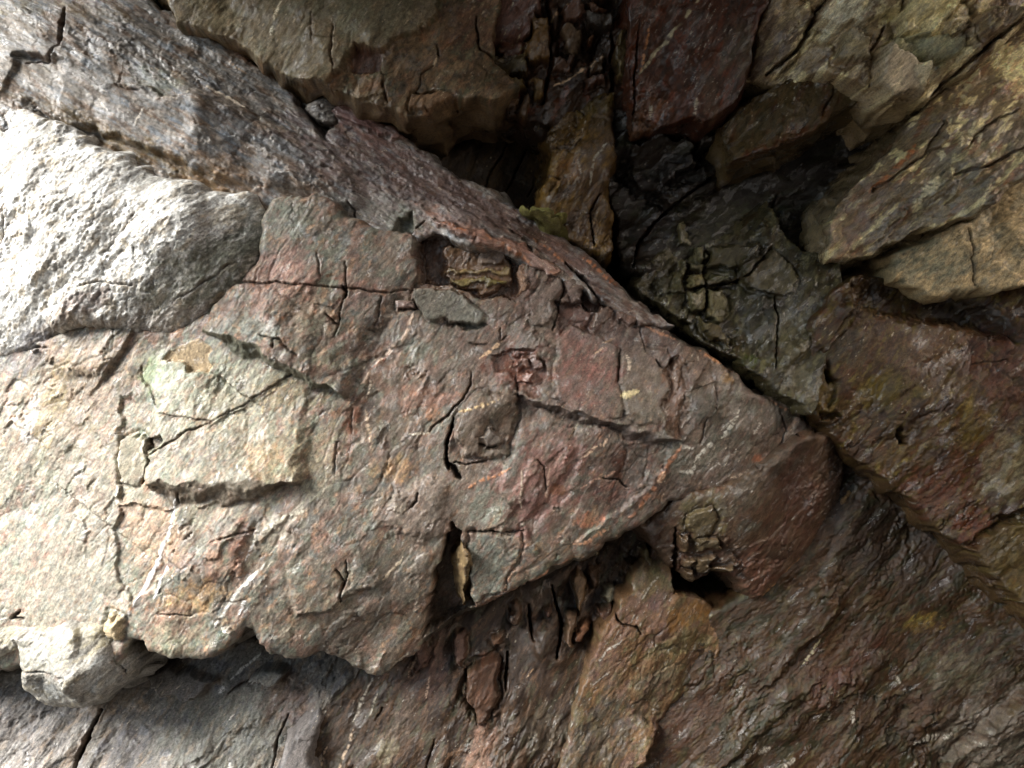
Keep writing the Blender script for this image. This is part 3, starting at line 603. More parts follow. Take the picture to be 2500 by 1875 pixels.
rock('purple_schist', 'purple brown foliated rock with pink streaks under the notch', 'rock',
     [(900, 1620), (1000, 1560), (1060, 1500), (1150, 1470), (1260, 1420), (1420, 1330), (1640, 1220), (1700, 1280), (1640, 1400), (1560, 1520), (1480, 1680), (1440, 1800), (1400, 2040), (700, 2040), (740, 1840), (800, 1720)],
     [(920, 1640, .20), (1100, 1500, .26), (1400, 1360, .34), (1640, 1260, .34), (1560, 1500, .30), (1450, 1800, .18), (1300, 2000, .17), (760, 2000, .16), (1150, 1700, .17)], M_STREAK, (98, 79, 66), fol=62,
     facet=((.13, 3.0, .02, .04), (.04, 2.8, .010, .014), (.015, 2.4, .003, .005)), rough=.006, mottle=(((128, 102, 86), .02, 5, .2, .06), ((66, 52, 46), .03, 4, .35, .08), ((96, 94, 80), .025, 3, .15, .06)), wet=0.3, sat=0.9,
     blobs=[(1170, 1840, 30, 110, -12, (178, 140, 128), .8), (970, 1780, 22, 90, -20, (160, 146, 142), .75), (945, 1820, 30, 40, 0, (166, 164, 144), .7), (1190, 1660, 26, 70, -10, (138, 92, 78), .7), (1300, 1560, 120, 110, 20, (70, 56, 50), .75), (1070, 1590, 26, 90, -8, (150, 118, 116), .6), (850, 1800, 60, 80, 0, (104, 98, 98), .6), (1030, 1650, 80, 60, 20, (110, 84, 86), .6), (1330, 1780, 60, 60, 0, (112, 108, 98), .6)],
     plates=[dict(poly=[(1140, 1640), (1178, 1604), (1212, 1600), (1216, 1680), (1192, 1740), (1165, 1762), (1142, 1695)], h=.06, w=.014, tilt=(-.3, .1), col=(116, 86, 74), st=.7, flat=.4, gap=.02, name='rock_block')] +
            [dict(poly=p, h=h, col=c, w=.014, gap=.006, tilt=t, flat=.6, name='rock_fragment') for p, h, c, t in [
         ([(1394, 1400), (1410, 1390), (1428, 1405), (1426, 1460), (1412, 1486), (1398, 1450)], .08, (142, 116, 88), (-.5, 0)),
         ([(1384, 1490), (1402, 1480), (1404, 1530), (1392, 1568), (1378, 1560)], .08, (136, 112, 96), (-.5, 0)),
         ([(1410, 1520), (1432, 1500), (1434, 1530), (1414, 1562), (1405, 1550)], .06, (150, 104, 80), (-.3, 0)),
         ([(1562, 1334), (1580, 1326), (1590, 1350), (1576, 1374), (1562, 1364)], .08, (146, 136, 98), (-.4, .1)),
         ([(1396, 1330), (1455, 1316), (1458, 1352), (1400, 1364)], .09, (128, 120, 88), (-.2, .2)),
         ([(1472, 1428), (1492, 1420), (1498, 1445), (1484, 1464), (1470, 1450)], .07, (164, 166, 150), (-.3, .1)),
         ([(1250, 1470), (1262, 1462), (1268, 1510), (1254, 1530)], .05, (122, 96, 84), (-.4, 0)),
         ([(1322, 1480), (1340, 1470), (1346, 1490), (1330, 1504)], .05, (136, 104, 98), (-.3, 0)),
         ([(1200, 1550), (1225, 1540), (1232, 1570), (1210, 1580)], .05, (150, 116, 100), (-.3, .2)),
         ([(1460, 1480), (1490, 1466), (1500, 1490), (1470, 1520)], .06, (120, 86, 76), (-.3, 0)),
         ([(1440, 1380), (1464, 1370), (1460, 1420), (1444, 1430)], .05, (104, 80, 68), (-.3, 0)),
         ([(1110, 1540), (1135, 1530), (1140, 1600), (1118, 1630)], .05, (126, 98, 96), (-.4, 0)),
         ([(1520, 1370), (1545, 1360), (1540, 1400), (1516, 1420)], .05, (96, 74, 62), (-.3, 0)),
         ([(1010, 1560), (1040, 1540), (1046, 1600), (1022, 1640)], .04, (120, 92, 92), (-.4, 0)),
     ]],
     veins_glints=[([(910, 1655), (880, 1720), (862, 1760)], .004, .003, (190, 180, 176)), ([(1020, 1590), (1000, 1650)], .004, .003, (166, 136, 130)), ([(865, 1780), (830, 1870), (825, 1900)], .005, .003, (170, 140, 130)), ([(800, 1820), (775, 1890)], .004, .003, (168, 140, 128)), ([(925, 1690), (900, 1750)], .003, .003, (176, 156, 150)), ([(1285, 1650), (1300, 1630)], .003, .003, (180, 130, 110)), ([(1050, 1650), (1040, 1700)], .005, .002, (170, 136, 130))],
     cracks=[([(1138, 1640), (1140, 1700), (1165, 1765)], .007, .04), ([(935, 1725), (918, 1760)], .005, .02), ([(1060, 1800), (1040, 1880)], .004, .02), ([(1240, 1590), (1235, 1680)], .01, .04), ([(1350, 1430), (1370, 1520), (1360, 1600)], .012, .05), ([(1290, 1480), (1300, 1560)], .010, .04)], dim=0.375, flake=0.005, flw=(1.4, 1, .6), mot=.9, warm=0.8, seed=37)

rock('tongue_block', 'smooth grey tongue shaped block at the bottom beside the purple foliated rock', 'rock',
     [(788, 1722), (742, 1768), (700, 1820), (676, 1880), (650, 2000), (772, 2000), (768, 1880), (764, 1800), (776, 1775), (796, 1750)],
     [(780, 1730, .16), (690, 1850, .06), (768, 1850, .08), (700, 1990, .0)], M_SMOOTH, (112, 106, 104), fol=70, edge=.018, thick=.2,
     facet=((.12, 2, .010, .02), (.04, 2, .003, .006)), rough=.003, mottle=(((96, 94, 96), .05, 2, .3, .1),), wet=.3, flake=0.0015, seed=38)

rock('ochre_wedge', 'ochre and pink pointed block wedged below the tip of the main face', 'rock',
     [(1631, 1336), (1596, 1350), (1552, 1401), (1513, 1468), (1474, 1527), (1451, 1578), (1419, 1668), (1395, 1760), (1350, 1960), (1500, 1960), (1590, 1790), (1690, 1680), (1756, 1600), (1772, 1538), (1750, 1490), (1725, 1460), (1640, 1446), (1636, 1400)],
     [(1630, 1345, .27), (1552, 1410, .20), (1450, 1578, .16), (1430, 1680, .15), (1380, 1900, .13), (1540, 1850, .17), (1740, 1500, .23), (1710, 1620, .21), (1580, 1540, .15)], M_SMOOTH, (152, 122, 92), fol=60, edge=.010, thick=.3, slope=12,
     facet=((.14, 1.8, .018, .03), (.045, 2.0, .006, .010), (.016, 2, .002, .004)), rough=.005, mottle=(((150, 122, 112), .06, 1.8, .25, .08), ((140, 134, 100), .03, 2, .2, .08)), wet=.3, sat=1.05,
     blobs=[(1460, 1800, 120, 90, 60, (112, 106, 96), 1.0), (1600, 1690, 90, 40, 40, (124, 112, 92), .9), (1490, 1580, 40, 90, -25, (156, 122, 108), .8), (1600, 1500, 60, 36, 20, (150, 118, 112), .6), (1680, 1500, 70, 30, 10, (178, 132, 64), .75), (1590, 1420, 40, 50, 20, (146, 138, 104), .7), (1660, 1580, 70, 30, 20, (146, 142, 104), .7), (1480, 1640, 50, 40, 0, (140, 120, 106), .6), (1600, 1470, 40, 16, 30, (120, 96, 104), .7), (1620, 1640, 80, 20, 20, (150, 146, 126), .6)],
     veins_glints=[([(1610, 1400), (1580, 1440), (1565, 1462)], .0025, .002, (200, 178, 140)), ([(1520, 1560), (1480, 1590), (1460, 1620)], .0025, .002, (190, 160, 150)), ([(1490, 1640), (1450, 1672)], .0025, .002, (196, 170, 150)), ([(1700, 1570), (1680, 1610)], .003, .002, (196, 190, 160))],
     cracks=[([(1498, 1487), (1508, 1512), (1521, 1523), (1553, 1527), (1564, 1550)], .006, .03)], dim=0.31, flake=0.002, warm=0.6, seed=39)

rock('tip_block', 'red brown rounded tip of the main face beside the long fault', 'rock',
     [(1560, 1280), (1640, 1222), (1700, 1192), (1800, 1180), (1890, 1115), (1960, 1060), (2020, 1060), (2050, 1100), (2066, 1150), (2052, 1230), (2010, 1310), (1940, 1390), (1890, 1448), (1845, 1468), (1808, 1448), (1790, 1400), (1740, 1400), (1690, 1420), (1640, 1400), (1600, 1340)],
     [(1640, 1240, .10), (1990, 1070, .10), (1900, 1115, .06), (2055, 1150, .24), (2010, 1300, .26), (1850, 1460, .18), (1660, 1400, .22), (1850, 1250, .06), (1750, 1330, .10)], M_STREAK, (116, 92, 74), fol=48, edge=.035,
     facet=((.18, 2, .014, .02), (.05, 2.2, .005, .008), (.016, 2, .002, .003)), rough=.004, mottle=(((108, 74, 62), .04, 2, .3, .1), ((120, 100, 84), .03, 2, .2, .1)), wet=0.5, sat=.85,
     blobs=[(1720, 1260, 60, 60, 0, (132, 124, 86), .85), (1800, 1220, 80, 40, 10, (116, 108, 94), .8), (1900, 1125, 90, 45, 35, (104, 94, 84), .9), (1950, 1230, 70, 120, 20, (118, 78, 68), .6), (1850, 1400, 70, 50, 0, (140, 90, 72), .7), (1830, 1290, 30, 20, 20, (120, 122, 112), .7), (2040, 1180, 30, 90, 0, (92, 74, 68), .7)],
     plates=[dict(poly=p, h=h, col=c, w=.010, gap=.010, tilt=t, flat=.6, name='rock_fragment') for p, h, c, t in [
         ([(1680, 1250), (1745, 1246), (1742, 1300), (1700, 1345), (1686, 1312)], .012, (118, 106, 78), (-.2, .1)),
         ([(1702, 1318), (1760, 1316), (1758, 1340), (1706, 1346)], .03, (122, 110, 82), (0, .4)),
         ([(1666, 1362), (1694, 1364), (1692, 1386), (1668, 1384)], .03, (136, 118, 92), (0, .4)),
         ([(1696, 1360), (1744, 1356), (1738, 1400), (1700, 1400)], .028, (116, 102, 76), (0, .4)),
         ([(1664, 1392), (1690, 1394), (1686, 1420), (1662, 1418)], .03, (124, 104, 78), (0, .4)),
         ([(1740, 1386), (1788, 1376), (1786, 1392), (1742, 1402)], .03, (128, 110, 78), (0, .4)),
         ([(1654, 1300), (1676, 1310), (1680, 1350), (1662, 1346)], .04, (130, 108, 78), (-.2, .2)),
     ]],
     ledges=[dict(line=[(1785, 1400), (1800, 1375), (1788, 1350)], h=.03, w=.012, L=.08)],
     cracks=[([(1650, 1290), (1650, 1400)], .012, .05)],
     veins_glints=[([(1850, 1460), (1900, 1420), (1950, 1360)], .004, .003, (176, 130, 96))], dim=0.426, flake=0.004, warm=0.5, seed=40)

rock('overhang_block', 'brown overhanging block with a green mottled upper layer above the black hollow', 'rock',
     [(330, -170), (1230, -170), (1240, -20), (1200, 90), (1210, 160), (1270, 215), (1200, 245), (1110, 255), (1080, 272), (1000, 282), (940, 262), (870, 247), (815, 222), (790, 205), (730, 204), (700, 195), (655, 168), (600, 128), (560, 102), (480, 80), (440, 62), (410, 20), (385, -10)],
     [(360, -120, .10), (1200, -120, .2), (450, 50, .05), (700, 180, .06), (950, 260, .03), (1240, 210, .14), (800, 60, .05)], M_SMOOTH, (142, 122, 98), fol=58, edge=0.014, sat=0.95,
     facet=((.15, 1.8, .020, 0.056), (.05, 1.9, .008, .014), (.017, 1.8, .003, .005)), mottle=(((104, 112, 94), .05, 1.6, .3, .05), ((150, 116, 90), .04, 1.6, .26, .05), ((96, 84, 74), .03, 1.8, .2, .05)), wet=0.5,
     plates=[dict(poly=[(330, -180), (1190, -180), (1088, -10), (1062, 42), (1052, 80), (1004, 86), (965, 106), (945, 126), (900, 132), (868, 120), (858, 150), (835, 176), (808, 206), (730, 204), (655, 170), (560, 104), (440, 64), (380, -20)], h=.035, w=.012, part=True, name='rock_layer', col=(136, 130, 112), st=.7, flat=.8),
             dict(poly=[(865, 122), (938, 130), (930, 175), (880, 182), (862, 168)], h=-.03, w=.01, col=(112, 76, 66), name='rock_notch', wet=.9),
             dict(poly=[(800, 215), (850, 236), (945, 240), (950, 262), (870, 250), (815, 225)], h=-.015, w=.01, col=(120, 104, 84), name='rock_chip'),
             dict(poly=[(1010, 232), (1090, 228), (1105, 250), (1060, 268), (1005, 262)], h=.02, w=.01, col=(136, 108, 84), name='rock_chip', gap=.01),
             dict(poly=[(1015, 226), (1068, 226), (1066, 236), (1014, 236)], h=-.03, w=.01, col=(70, 56, 46), name='rock_slot')],
     blobs=[(855, 50, 40, 60, 0, (108, 126, 104), .85), (800, 30, 40, 40, 0, (112, 118, 104), .7), (960, 60, 60, 40, 0, (104, 112, 96), .75), (920, 90, 30, 30, 0, (98, 104, 96), .7), (800, 85, 30, 26, 0, (160, 122, 92), .8), (740, 120, 60, 60, 0, (140, 120, 94), .6), (520, 35, 70, 45, -10, (190, 184, 156), .9), (470, 40, 24, 24, 0, (150, 150, 154), .7), (640, 130, 36, 20, 10, (206, 202, 186), .85), (630, 50, 50, 70, 0, (126, 112, 98), .6), (900, 140, 40, 14, 0, (150, 136, 138), .8, .9), (900, 240, 40, 16, 0, (166, 156, 134), .7), (1150, 60, 60, 80, 0, (112, 84, 74), .7), (1190, 190, 60, 40, 0, (96, 78, 58), .7), (1000, 170, 80, 50, 0, (132, 112, 92), .6)],
     veins_glints=[([(694, 5), (684, 34), (676, 60)], .005, .003, (214, 206, 190)), ([(675, 78), (671, 96)], .007, .003, (220, 214, 200)), ([(1060, 165), (1066, 140), (1062, 130)], .004, .003, (196, 176, 150)), ([(818, 60), (820, 120), (812, 170)], .003, .002, (170, 160, 146))],
     cracks=[([(818, 70), (814, 150), (818, 190)], .0035, .015), ([(1066, 110), (1070, 140)], .005, .02), ([(1060, 160), (1030, 180), (1015, 230)], .003, .012), ([(1160, 40), (1170, 120), (1230, 160)], .006, .03), ([(765, 40), (772, 110)], .002, .008), ([(935, 200), (945, 250)], .004, .015)], dim=0.769, warm=0.7, seed=41)

rock('wedged_rock', 'small dark angular rubble caught in the gap under the overhanging block', 'rock',
     [(715, 228), (760, 205), (815, 214), (830, 250), (815, 300), (790, 310), (745, 280)],
     [(720, 230, .22), (820, 230, .20), (800, 300, .14)], M_STREAK, (84, 78, 74), fol=20, edge=.02, thick=.2,
     facet=((.05, 1.6, .03, .05), (.02, 1.6, .012, .016)), mottle=(((130, 124, 116), .02, 2, .2, .06),), wet=.5, seed=42)

rock('bedding_slab', 'long grey purple bedding slab dipping from the upper corner to the black hollow', 'rock',
     [(-230, -180), (300, -180), (360, -10), (440, 48), (560, 118), (650, 172), (695, 198), (722, 245), (760, 300), (790, 320), (806, 240), (880, 256), (945, 292), (1050, 376), (1110, 425), (1200, 470), (1290, 515), (1350, 556), (1440, 640), (1540, 720), (1640, 800), (1560, 790), (1420, 716), (1290, 640), (1170, 604), (1060, 574), (1010, 600), (860, 570), (640, 545), (300, 460), (100, 340), (-230, 260)],
     [(-200, -140, .16), (-200, 220, .0), (280, -120, .10), (0, 200, -.06), (430, 60, .08), (690, 210, .14), (330, 380, -.04), (640, 470, .03), (860, 270, .16), (1000, 350, .18), (900, 520, .09), (1280, 520, .18), (1200, 600, .10), (1480, 690, .14), (500, 260, .01)], M_BAND, (124, 122, 120), fol=-32,
     facet=((.16, 3.2, .016, .03), (.05, 3.0, .007, .012), (.018, 2.4, .003, .005)), rough=.009, micro=.002, mottle=(((112, 122, 134), .035, 5, .24, .06), ((112, 88, 66), .03, 4, .26, .06), ((150, 144, 138), .02, 3, .2, .08)), wet=0.65,
     blobs=[(330, 360, 330, 26, -24, (104, 86, 52), .9), (560, 430, 130, 40, -18, (122, 92, 60), .7), (640, 340, 170, 20, -22, (122, 128, 136), .75), (200, 200, 120, 50, -20, (132, 128, 122), .5), (380, 200, 60, 30, -15, (126, 132, 118), .7), (530, 90, 140, 12, -33, (132, 92, 64), .7), (900, 420, 240, 100, -35, (92, 74, 72), .95), (860, 290, 90, 40, -40, (116, 84, 80), .75), (1200, 520, 140, 30, -30, (116, 78, 62), .7), (1130, 560, 120, 24, -28, (140, 92, 70), .7), (950, 520, 60, 40, 0, (112, 112, 108), .7), (690, 450, 60, 18, -20, (146, 150, 156), .7), (40, 100, 60, 90, 0, (146, 140, 132), .5), (560, 265, 100, 20, -30, (112, 88, 66), .5), (230, 30, 90, 20, -10, (110, 96, 66), .6), (50, 20, 60, 20, 0, (104, 94, 60), .6), (1080, 460, 180, 60, -35, (92, 68, 62), .9), (730, 480, 60, 40, -30, (120, 98, 72), .6), (860, 510, 60, 30, 0, (118, 122, 118), .7), (985, 540, 40, 34, 0, (96, 104, 92), .8), (1470, 690, 210, 46, -39, (80, 56, 46), 1.0, .5), (1300, 575, 170, 46, -32, (86, 60, 50), 1.0, .6), (1120, 490, 120, 40, -34, (88, 66, 60), .8)],
     plates=[dict(poly=[(725, 240), (760, 300), (800, 350), (812, 300), (806, 238), (760, 262)], h=-.03, w=.02, name='rock_hollow', part=False),
             dict(poly=[(800, 232), (880, 252), (945, 290), (1010, 340), (960, 345), (880, 310), (820, 280)], h=.02, w=.012, col=(122, 84, 78), st=.7, name='rock_edge'),
             dict(poly=[(60, 245), (160, 300), (275, 325), (390, 370), (510, 425), (640, 455), (560, 470), (420, 430), (240, 345), (120, 300)], h=-.03, w=.03, name='rock_groove'),
             dict(poly=[(975, 535), (1005, 520), (1012, 560), (995, 572), (960, 566), (962, 548)], h=-.04, w=.012, col=(92, 100, 88), name='rock_slot'),
             dict(poly=[(1060, 540), (1180, 566), (1290, 610), (1370, 660), (1340, 680), (1250, 620), (1150, 590), (1070, 560)], h=.03, w=.015, col=(134, 88, 68), st=.7, name='rock_edge')],
     ledges=[dict(line=[(640, 280), (520, 250), (400, 240), (330, 210), (240, 205)], h=.02, w=.012, L=.06), dict(line=[(860, 430), (740, 395), (600, 350), (460, 300)], h=.014, w=.010, L=.05), dict(line=[(840, 500), (720, 440), (640, 430)], h=.02, w=.012, L=.05), dict(line=[(160, 150), (110, 145), (40, 130)], h=-.03, w=.02, L=.10),
             dict(line=[(1290, 590), (1180, 540), (1060, 490)], h=.016, w=.012, L=.06)],
     veins_glints=[([(505, 211), (560, 240), (611, 270)], .004, .004, (216, 206, 192), 1), ([(466, 220), (462, 236), (435, 241)], .003, .003, (214, 208, 198)), ([(330, 305), (345, 285), (355, 270)], .003, .003, (220, 214, 206)), ([(1420, 627), (1470, 670), (1513, 702)], .008, .005, (176, 112, 74)), ([(1180, 575), (1260, 620), (1300, 650)], .006, .004, (170, 112, 78)), ([(1080, 548), (1140, 570)], .006, .004, (166, 104, 72)), ([(600, 180), (560, 150)], .003, .003, (200, 170, 140)), ([(240, 245), (262, 272)], .003, .003, (220, 216, 210)), ([(1300, 580), (1380, 640)], .005, .004, (168, 110, 76))],
     cracks=[([(153, 20), (149, 60), (143, 116)], .010, .06), ([(140, 116), (110, 146), (60, 152)], .006, .03), ([(300, 180), (290, 215), (345, 225)], .003, .012), ([(1380, 640), (1430, 690), (1480, 760)], .008, .04), ([(860, 545), (868, 515), (852, 500)], .005, .02), ([(990, 600), (1010, 560), (1040, 540)], .004, .02)], dim=1.04, flake=0.004, sat=0.85, warm=0.25, seed=43)

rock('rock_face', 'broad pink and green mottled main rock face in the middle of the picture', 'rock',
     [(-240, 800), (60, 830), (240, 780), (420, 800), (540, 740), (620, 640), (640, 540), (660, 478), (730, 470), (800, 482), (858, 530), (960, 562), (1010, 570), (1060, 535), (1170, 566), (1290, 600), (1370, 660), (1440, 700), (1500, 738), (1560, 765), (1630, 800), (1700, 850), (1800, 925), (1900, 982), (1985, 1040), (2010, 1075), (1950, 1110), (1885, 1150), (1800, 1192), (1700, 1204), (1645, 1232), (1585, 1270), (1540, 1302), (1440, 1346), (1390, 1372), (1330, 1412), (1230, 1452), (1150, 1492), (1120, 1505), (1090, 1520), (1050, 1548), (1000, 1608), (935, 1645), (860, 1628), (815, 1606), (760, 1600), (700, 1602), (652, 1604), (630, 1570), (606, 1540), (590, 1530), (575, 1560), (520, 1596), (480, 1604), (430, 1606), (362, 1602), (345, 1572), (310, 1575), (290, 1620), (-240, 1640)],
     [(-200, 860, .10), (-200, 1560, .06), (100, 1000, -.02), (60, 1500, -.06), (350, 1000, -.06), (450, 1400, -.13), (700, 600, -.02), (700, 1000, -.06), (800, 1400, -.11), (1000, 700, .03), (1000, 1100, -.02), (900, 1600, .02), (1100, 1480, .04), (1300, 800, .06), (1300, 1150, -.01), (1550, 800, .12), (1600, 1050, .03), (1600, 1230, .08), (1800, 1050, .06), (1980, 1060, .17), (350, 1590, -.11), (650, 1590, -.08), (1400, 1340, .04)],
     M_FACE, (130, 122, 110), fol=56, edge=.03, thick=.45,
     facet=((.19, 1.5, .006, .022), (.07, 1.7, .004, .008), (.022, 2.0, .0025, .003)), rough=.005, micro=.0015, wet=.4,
     mottle=(((116, 128, 112), .06, 1.5, .34, .04), ((152, 116, 102), .05, 1.6, .26, .04), ((104, 114, 114), .035, 1.7, .18, .04), ((172, 134, 100), .03, 1.7, .10, .05), ((92, 78, 68), .02, 2.5, .10, .06)), sat=.8,
     blobs=[  # left: pale buff and sage; right: purple brown, painted darker for light falloff
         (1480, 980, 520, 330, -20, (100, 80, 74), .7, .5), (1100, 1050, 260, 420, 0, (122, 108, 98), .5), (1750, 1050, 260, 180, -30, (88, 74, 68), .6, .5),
         (120, 1250, 260, 380, 0, (178, 174, 158), .65), (520, 1080, 230, 160, 10, (162, 160, 140), .8), (500, 940, 160, 90, -10, (160, 168, 148), .8), (200, 950, 150, 130, 50, (148, 130, 106), .7), (60, 860, 90, 50, 20, (110, 106, 116), .6), (130, 1000, 30, 120, -10, (150, 134, 84), .6), (80, 1020, 16, 70, 0, (206, 206, 202), .7), (370, 920, 30, 40, 0, (142, 168, 124), .8), (220, 1480, 120, 140, 60, (160, 160, 148), .6),
         (370, 1300, 80, 90, 0, (190, 156, 128), .75), (480, 1455, 70, 36, 10, (188, 150, 104), .8), (420, 1520, 80, 40, 10, (158, 130, 110), .6), (430, 1570, 80, 40, 0, (158, 156, 132), .7), (560, 1360, 60, 40, 30, (176, 132, 108), .6), (680, 1290, 60, 30, 35, (196, 194, 176), .7), (560, 1340, 10, 30, 0, (120, 132, 112), .8), (420, 1420, 26, 20, 0, (122, 126, 118), .8),
         (660, 690, 110, 60, 5, (168, 132, 118), .8), (700, 640, 60, 40, 0, (156, 118, 110), .7), (700, 530, 60, 50, 0, (138, 144, 130), .8), (640, 800, 50, 26, -10, (154, 160, 150), .8), (760, 780, 60, 50, 0, (160, 138, 114), .6), (780, 800, 30, 22, 0, (130, 138, 120), .8), (880, 720, 50, 40, 0, (140, 112, 104), .6), (960, 600, 60, 40, 0, (150, 138, 122), .6), (800, 880, 40, 26, 0, (138, 142, 118), .7), (960, 850, 50, 40, 0, (124, 126, 120), .6), (1010, 860, 60, 30, 0, (114, 128, 114), .7), (1020, 970, 90, 36, -5, (156, 114, 98), .75), (860, 1040, 14, 66, -8, (152, 96, 74), .9), (960, 1145, 40, 26, 10, (188, 150, 108), .95), (1080, 1030, 50, 30, 30, (110, 118, 108), .7), (1060, 1010, 16, 24, 0, (166, 116, 84), .8), (730, 1110, 90, 70, 20, (162, 152, 122), .7), (780, 1190, 50, 30, 20, (126, 130, 112), .7), (645, 1110, 40, 40, 0, (180, 150, 112), .7), (710, 960, 80, 40, 0, (160, 152, 120), .7),
         (900, 1450, 130, 90, 40, (118, 114, 104), .5), (760, 1480, 120, 60, 30, (136, 124, 108), .5), (860, 1560, 90, 50, 20, (104, 104, 98), .6), (930, 1420, 80, 80, 40, (114, 116, 110), .5), (1060, 1250, 50, 60, 0, (116, 112, 104), .6),
         (1180, 1240, 60, 40, 0, (126, 136, 124), .8), (1190, 1380, 60, 70, 10, (120, 132, 124), .85), (1330, 1160, 120, 90, 0, (142, 98, 92), .8), (1290, 1250, 50, 60, 0, (134, 90, 86), .8), (1240, 1120, 40, 40, 0, (112, 124, 114), .7), (1360, 1195, 18, 12, 0, (146, 84, 44), .8), (1420, 1190, 26, 26, 0, (112, 118, 108), .7), (1540, 1140, 60, 60, 0, (116, 106, 100), .7), (1510, 1140, 18, 46, -10, (84, 54, 42), .95, .8), (1435, 1272, 44, 18, 12, (190, 132, 100), .9), (1480, 1200, 60, 40, 0, (126, 96, 88), .6), (1200, 1470, 60, 14, 25, (150, 100, 78), .6),
         (1430, 900, 74, 90, 0, (146, 96, 88), .85), (1410, 960, 70, 40, 0, (124, 104, 100), .5), (1380, 1000, 60, 20, -20, (124, 108, 98), .6), (1570, 920, 80, 70, 0, (122, 108, 94), .8), (1560, 1000, 60, 40, 0, (124, 118, 102), .7), (1646, 970, 26, 90, 0, (116, 78, 54), .8, .6), (1660, 1050, 20, 24, 0, (112, 68, 46), .8), (1790, 1040, 170, 110, -10, (100, 94, 82), .9, .6), (1700, 1120, 60, 50, 40, (122, 120, 110), .7), (1640, 1100, 40, 50, 30, (106, 110, 100), .7), (1900, 1090, 80, 60, -30, (92, 76, 66), .8), (1850, 1120, 16, 10, 0, (170, 100, 64), .8), (1770, 925, 20, 14, 0, (158, 120, 60), .85), (1720, 900, 60, 40, -40, (120, 96, 76), .5), (1500, 830, 90, 40, -20, (112, 98, 92), .7), (1430, 770, 60, 50, 0, (82, 50, 42), .9, .8), (1340, 730, 80, 60, 0, (100, 82, 78), .8), (1480, 770, 110, 50, -30, (80, 58, 52), .85, .8), (1600, 810, 70, 30, -36, (84, 64, 58), .8, .7), (1320, 780, 40, 30, 0, (124, 122, 112), .7), (1500, 760, 80, 30, -30, (104, 78, 68), .7), (1610, 800, 60, 26, -35, (104, 84, 78), .7), (1130, 760, 50, 30, -20, (142, 142, 132), .7),
         (1270, 900, 70, 50, 0, (126, 72, 56), .8, .9), (940, 890, 60, 40, 45, (128, 86, 66), .6, .8), (790, 900, 50, 24, 40, (134, 92, 72), .5, .8), (1150, 650, 130, 80, 0, (110, 74, 42), .8, .7), (1040, 620, 26, 60, 0, (80, 54, 44), .9, .6), (1210, 690, 60, 18, 0, (122, 108, 50), .7), (1190, 620, 60, 30, 0, (130, 108, 92), .6)],
     plates=[
         dict(poly=[(1103, 1284), (1121, 1300), (1140, 1401), (1150, 1478), (1125, 1506), (1031, 1550), (1062, 1382), (1084, 1354)], h=-.13, w=.016, col=(74, 60, 50), st=.6, name='rock_notch'),
        # rusty pocket under the bedding slab
         dict(poly=[(1022, 565), (1060, 535), (1180, 572), (1290, 606), (1278, 690), (1262, 736), (1180, 720), (1100, 700), (1080, 690), (1024, 682)], h=-.075, w=.014, col=(84, 54, 36), st=.9, wet=.9, name='rusty_pocket'),
         dict(poly=[(1085, 600), (1150, 590), (1230, 610), (1255, 650), (1240, 700), (1180, 712), (1090, 690), (1078, 640)], h=.028, w=.012, col=(104, 72, 40), st=.8, wet=.9, name='rusty_block'),
         dict(poly=[(1085, 648), (1250, 655), (1248, 668), (1086, 662)], h=.012, w=.006, col=(136, 116, 66), name='rock_band'),
         dict(poly=[(1088, 676), (1240, 682), (1238, 694), (1100, 690)], h=.012, w=.006, col=(122, 112, 52), name='rock_band'),
         dict(poly=[(1160, 600), (1230, 615), (1240, 640), (1170, 632)], h=.012, w=.006, col=(140, 120, 106), name='rock_band'),
         dict(poly=[(1268, 640), (1284, 640), (1280, 700), (1266, 710)], h=.05, w=.008, col=(146, 110, 84), name='rock_rib'),
         dict(poly=[(1015, 700), (1060, 705), (1109, 717), (1150, 745), (1190, 770), (1191, 792), (1121, 788), (1043, 776), (1015, 750)], h=.024, w=.010, tilt=(-.1, .15), col=(138, 142, 132), st=.75, flat=.6, name='rock_flake', gap=.006),
         dict(poly=[(1100, 788), (1190, 790), (1192, 802), (1150, 808), (1120, 800)], h=-.025, w=.010, col=(96, 102, 94), name='rock_slot'),
         # lower strip of the pink face over the green plate
         dict(poly=[(960, 740), (1012, 730), (1010, 756), (972, 756)], h=.012, w=.006, col=(156, 132, 126), name='rock_chip', gap=.008),
         # blocks of the right half
         dict(poly=[(1360, 830), (1420, 790), (1470, 815), (1500, 850), (1510, 960), (1520, 1010), (1450, 1022), (1395, 995), (1352, 960)], h=.014, w=.010, flat=.6, name='rock_plate', gap=.006),
         dict(poly=[(1515, 860), (1570, 845), (1622, 855), (1635, 900), (1615, 990), (1600, 1040), (1520, 1015), (1510, 940)], h=.012, w=.010, flat=.7, tilt=(-.1, .05), name='rock_plate', gap=.006),
         dict(poly=[(1626, 880), (1650, 868), (1680, 900), (1676, 1000), (1662, 1068), (1640, 1060), (1616, 1030), (1628, 960)], h=-.022, w=.012, col=(110, 76, 54), st=.6, name='rusty_channel', wet=.6),
         dict(poly=[(1322, 690), (1374, 684), (1352, 760), (1326, 800), (1285, 780), (1290, 730)], h=.016, w=.010, col=(118, 106, 100), st=.6, flat=.7, name='rock_plate', gap=.006),
         dict(poly=[(1360, 745), (1430, 735), (1450, 770), (1440, 810), (1400, 800), (1365, 815)], h=-.028, w=.012, col=(98, 62, 52), st=.7, name='rusty_pocket', wet=.7),
         dict(poly=[(1425, 640), (1480, 680), (1512, 700), (1500, 740), (1460, 764), (1430, 752)], h=-.05, w=.014, col=(84, 56, 46), st=.7, name='rusty_pocket', wet=.7),
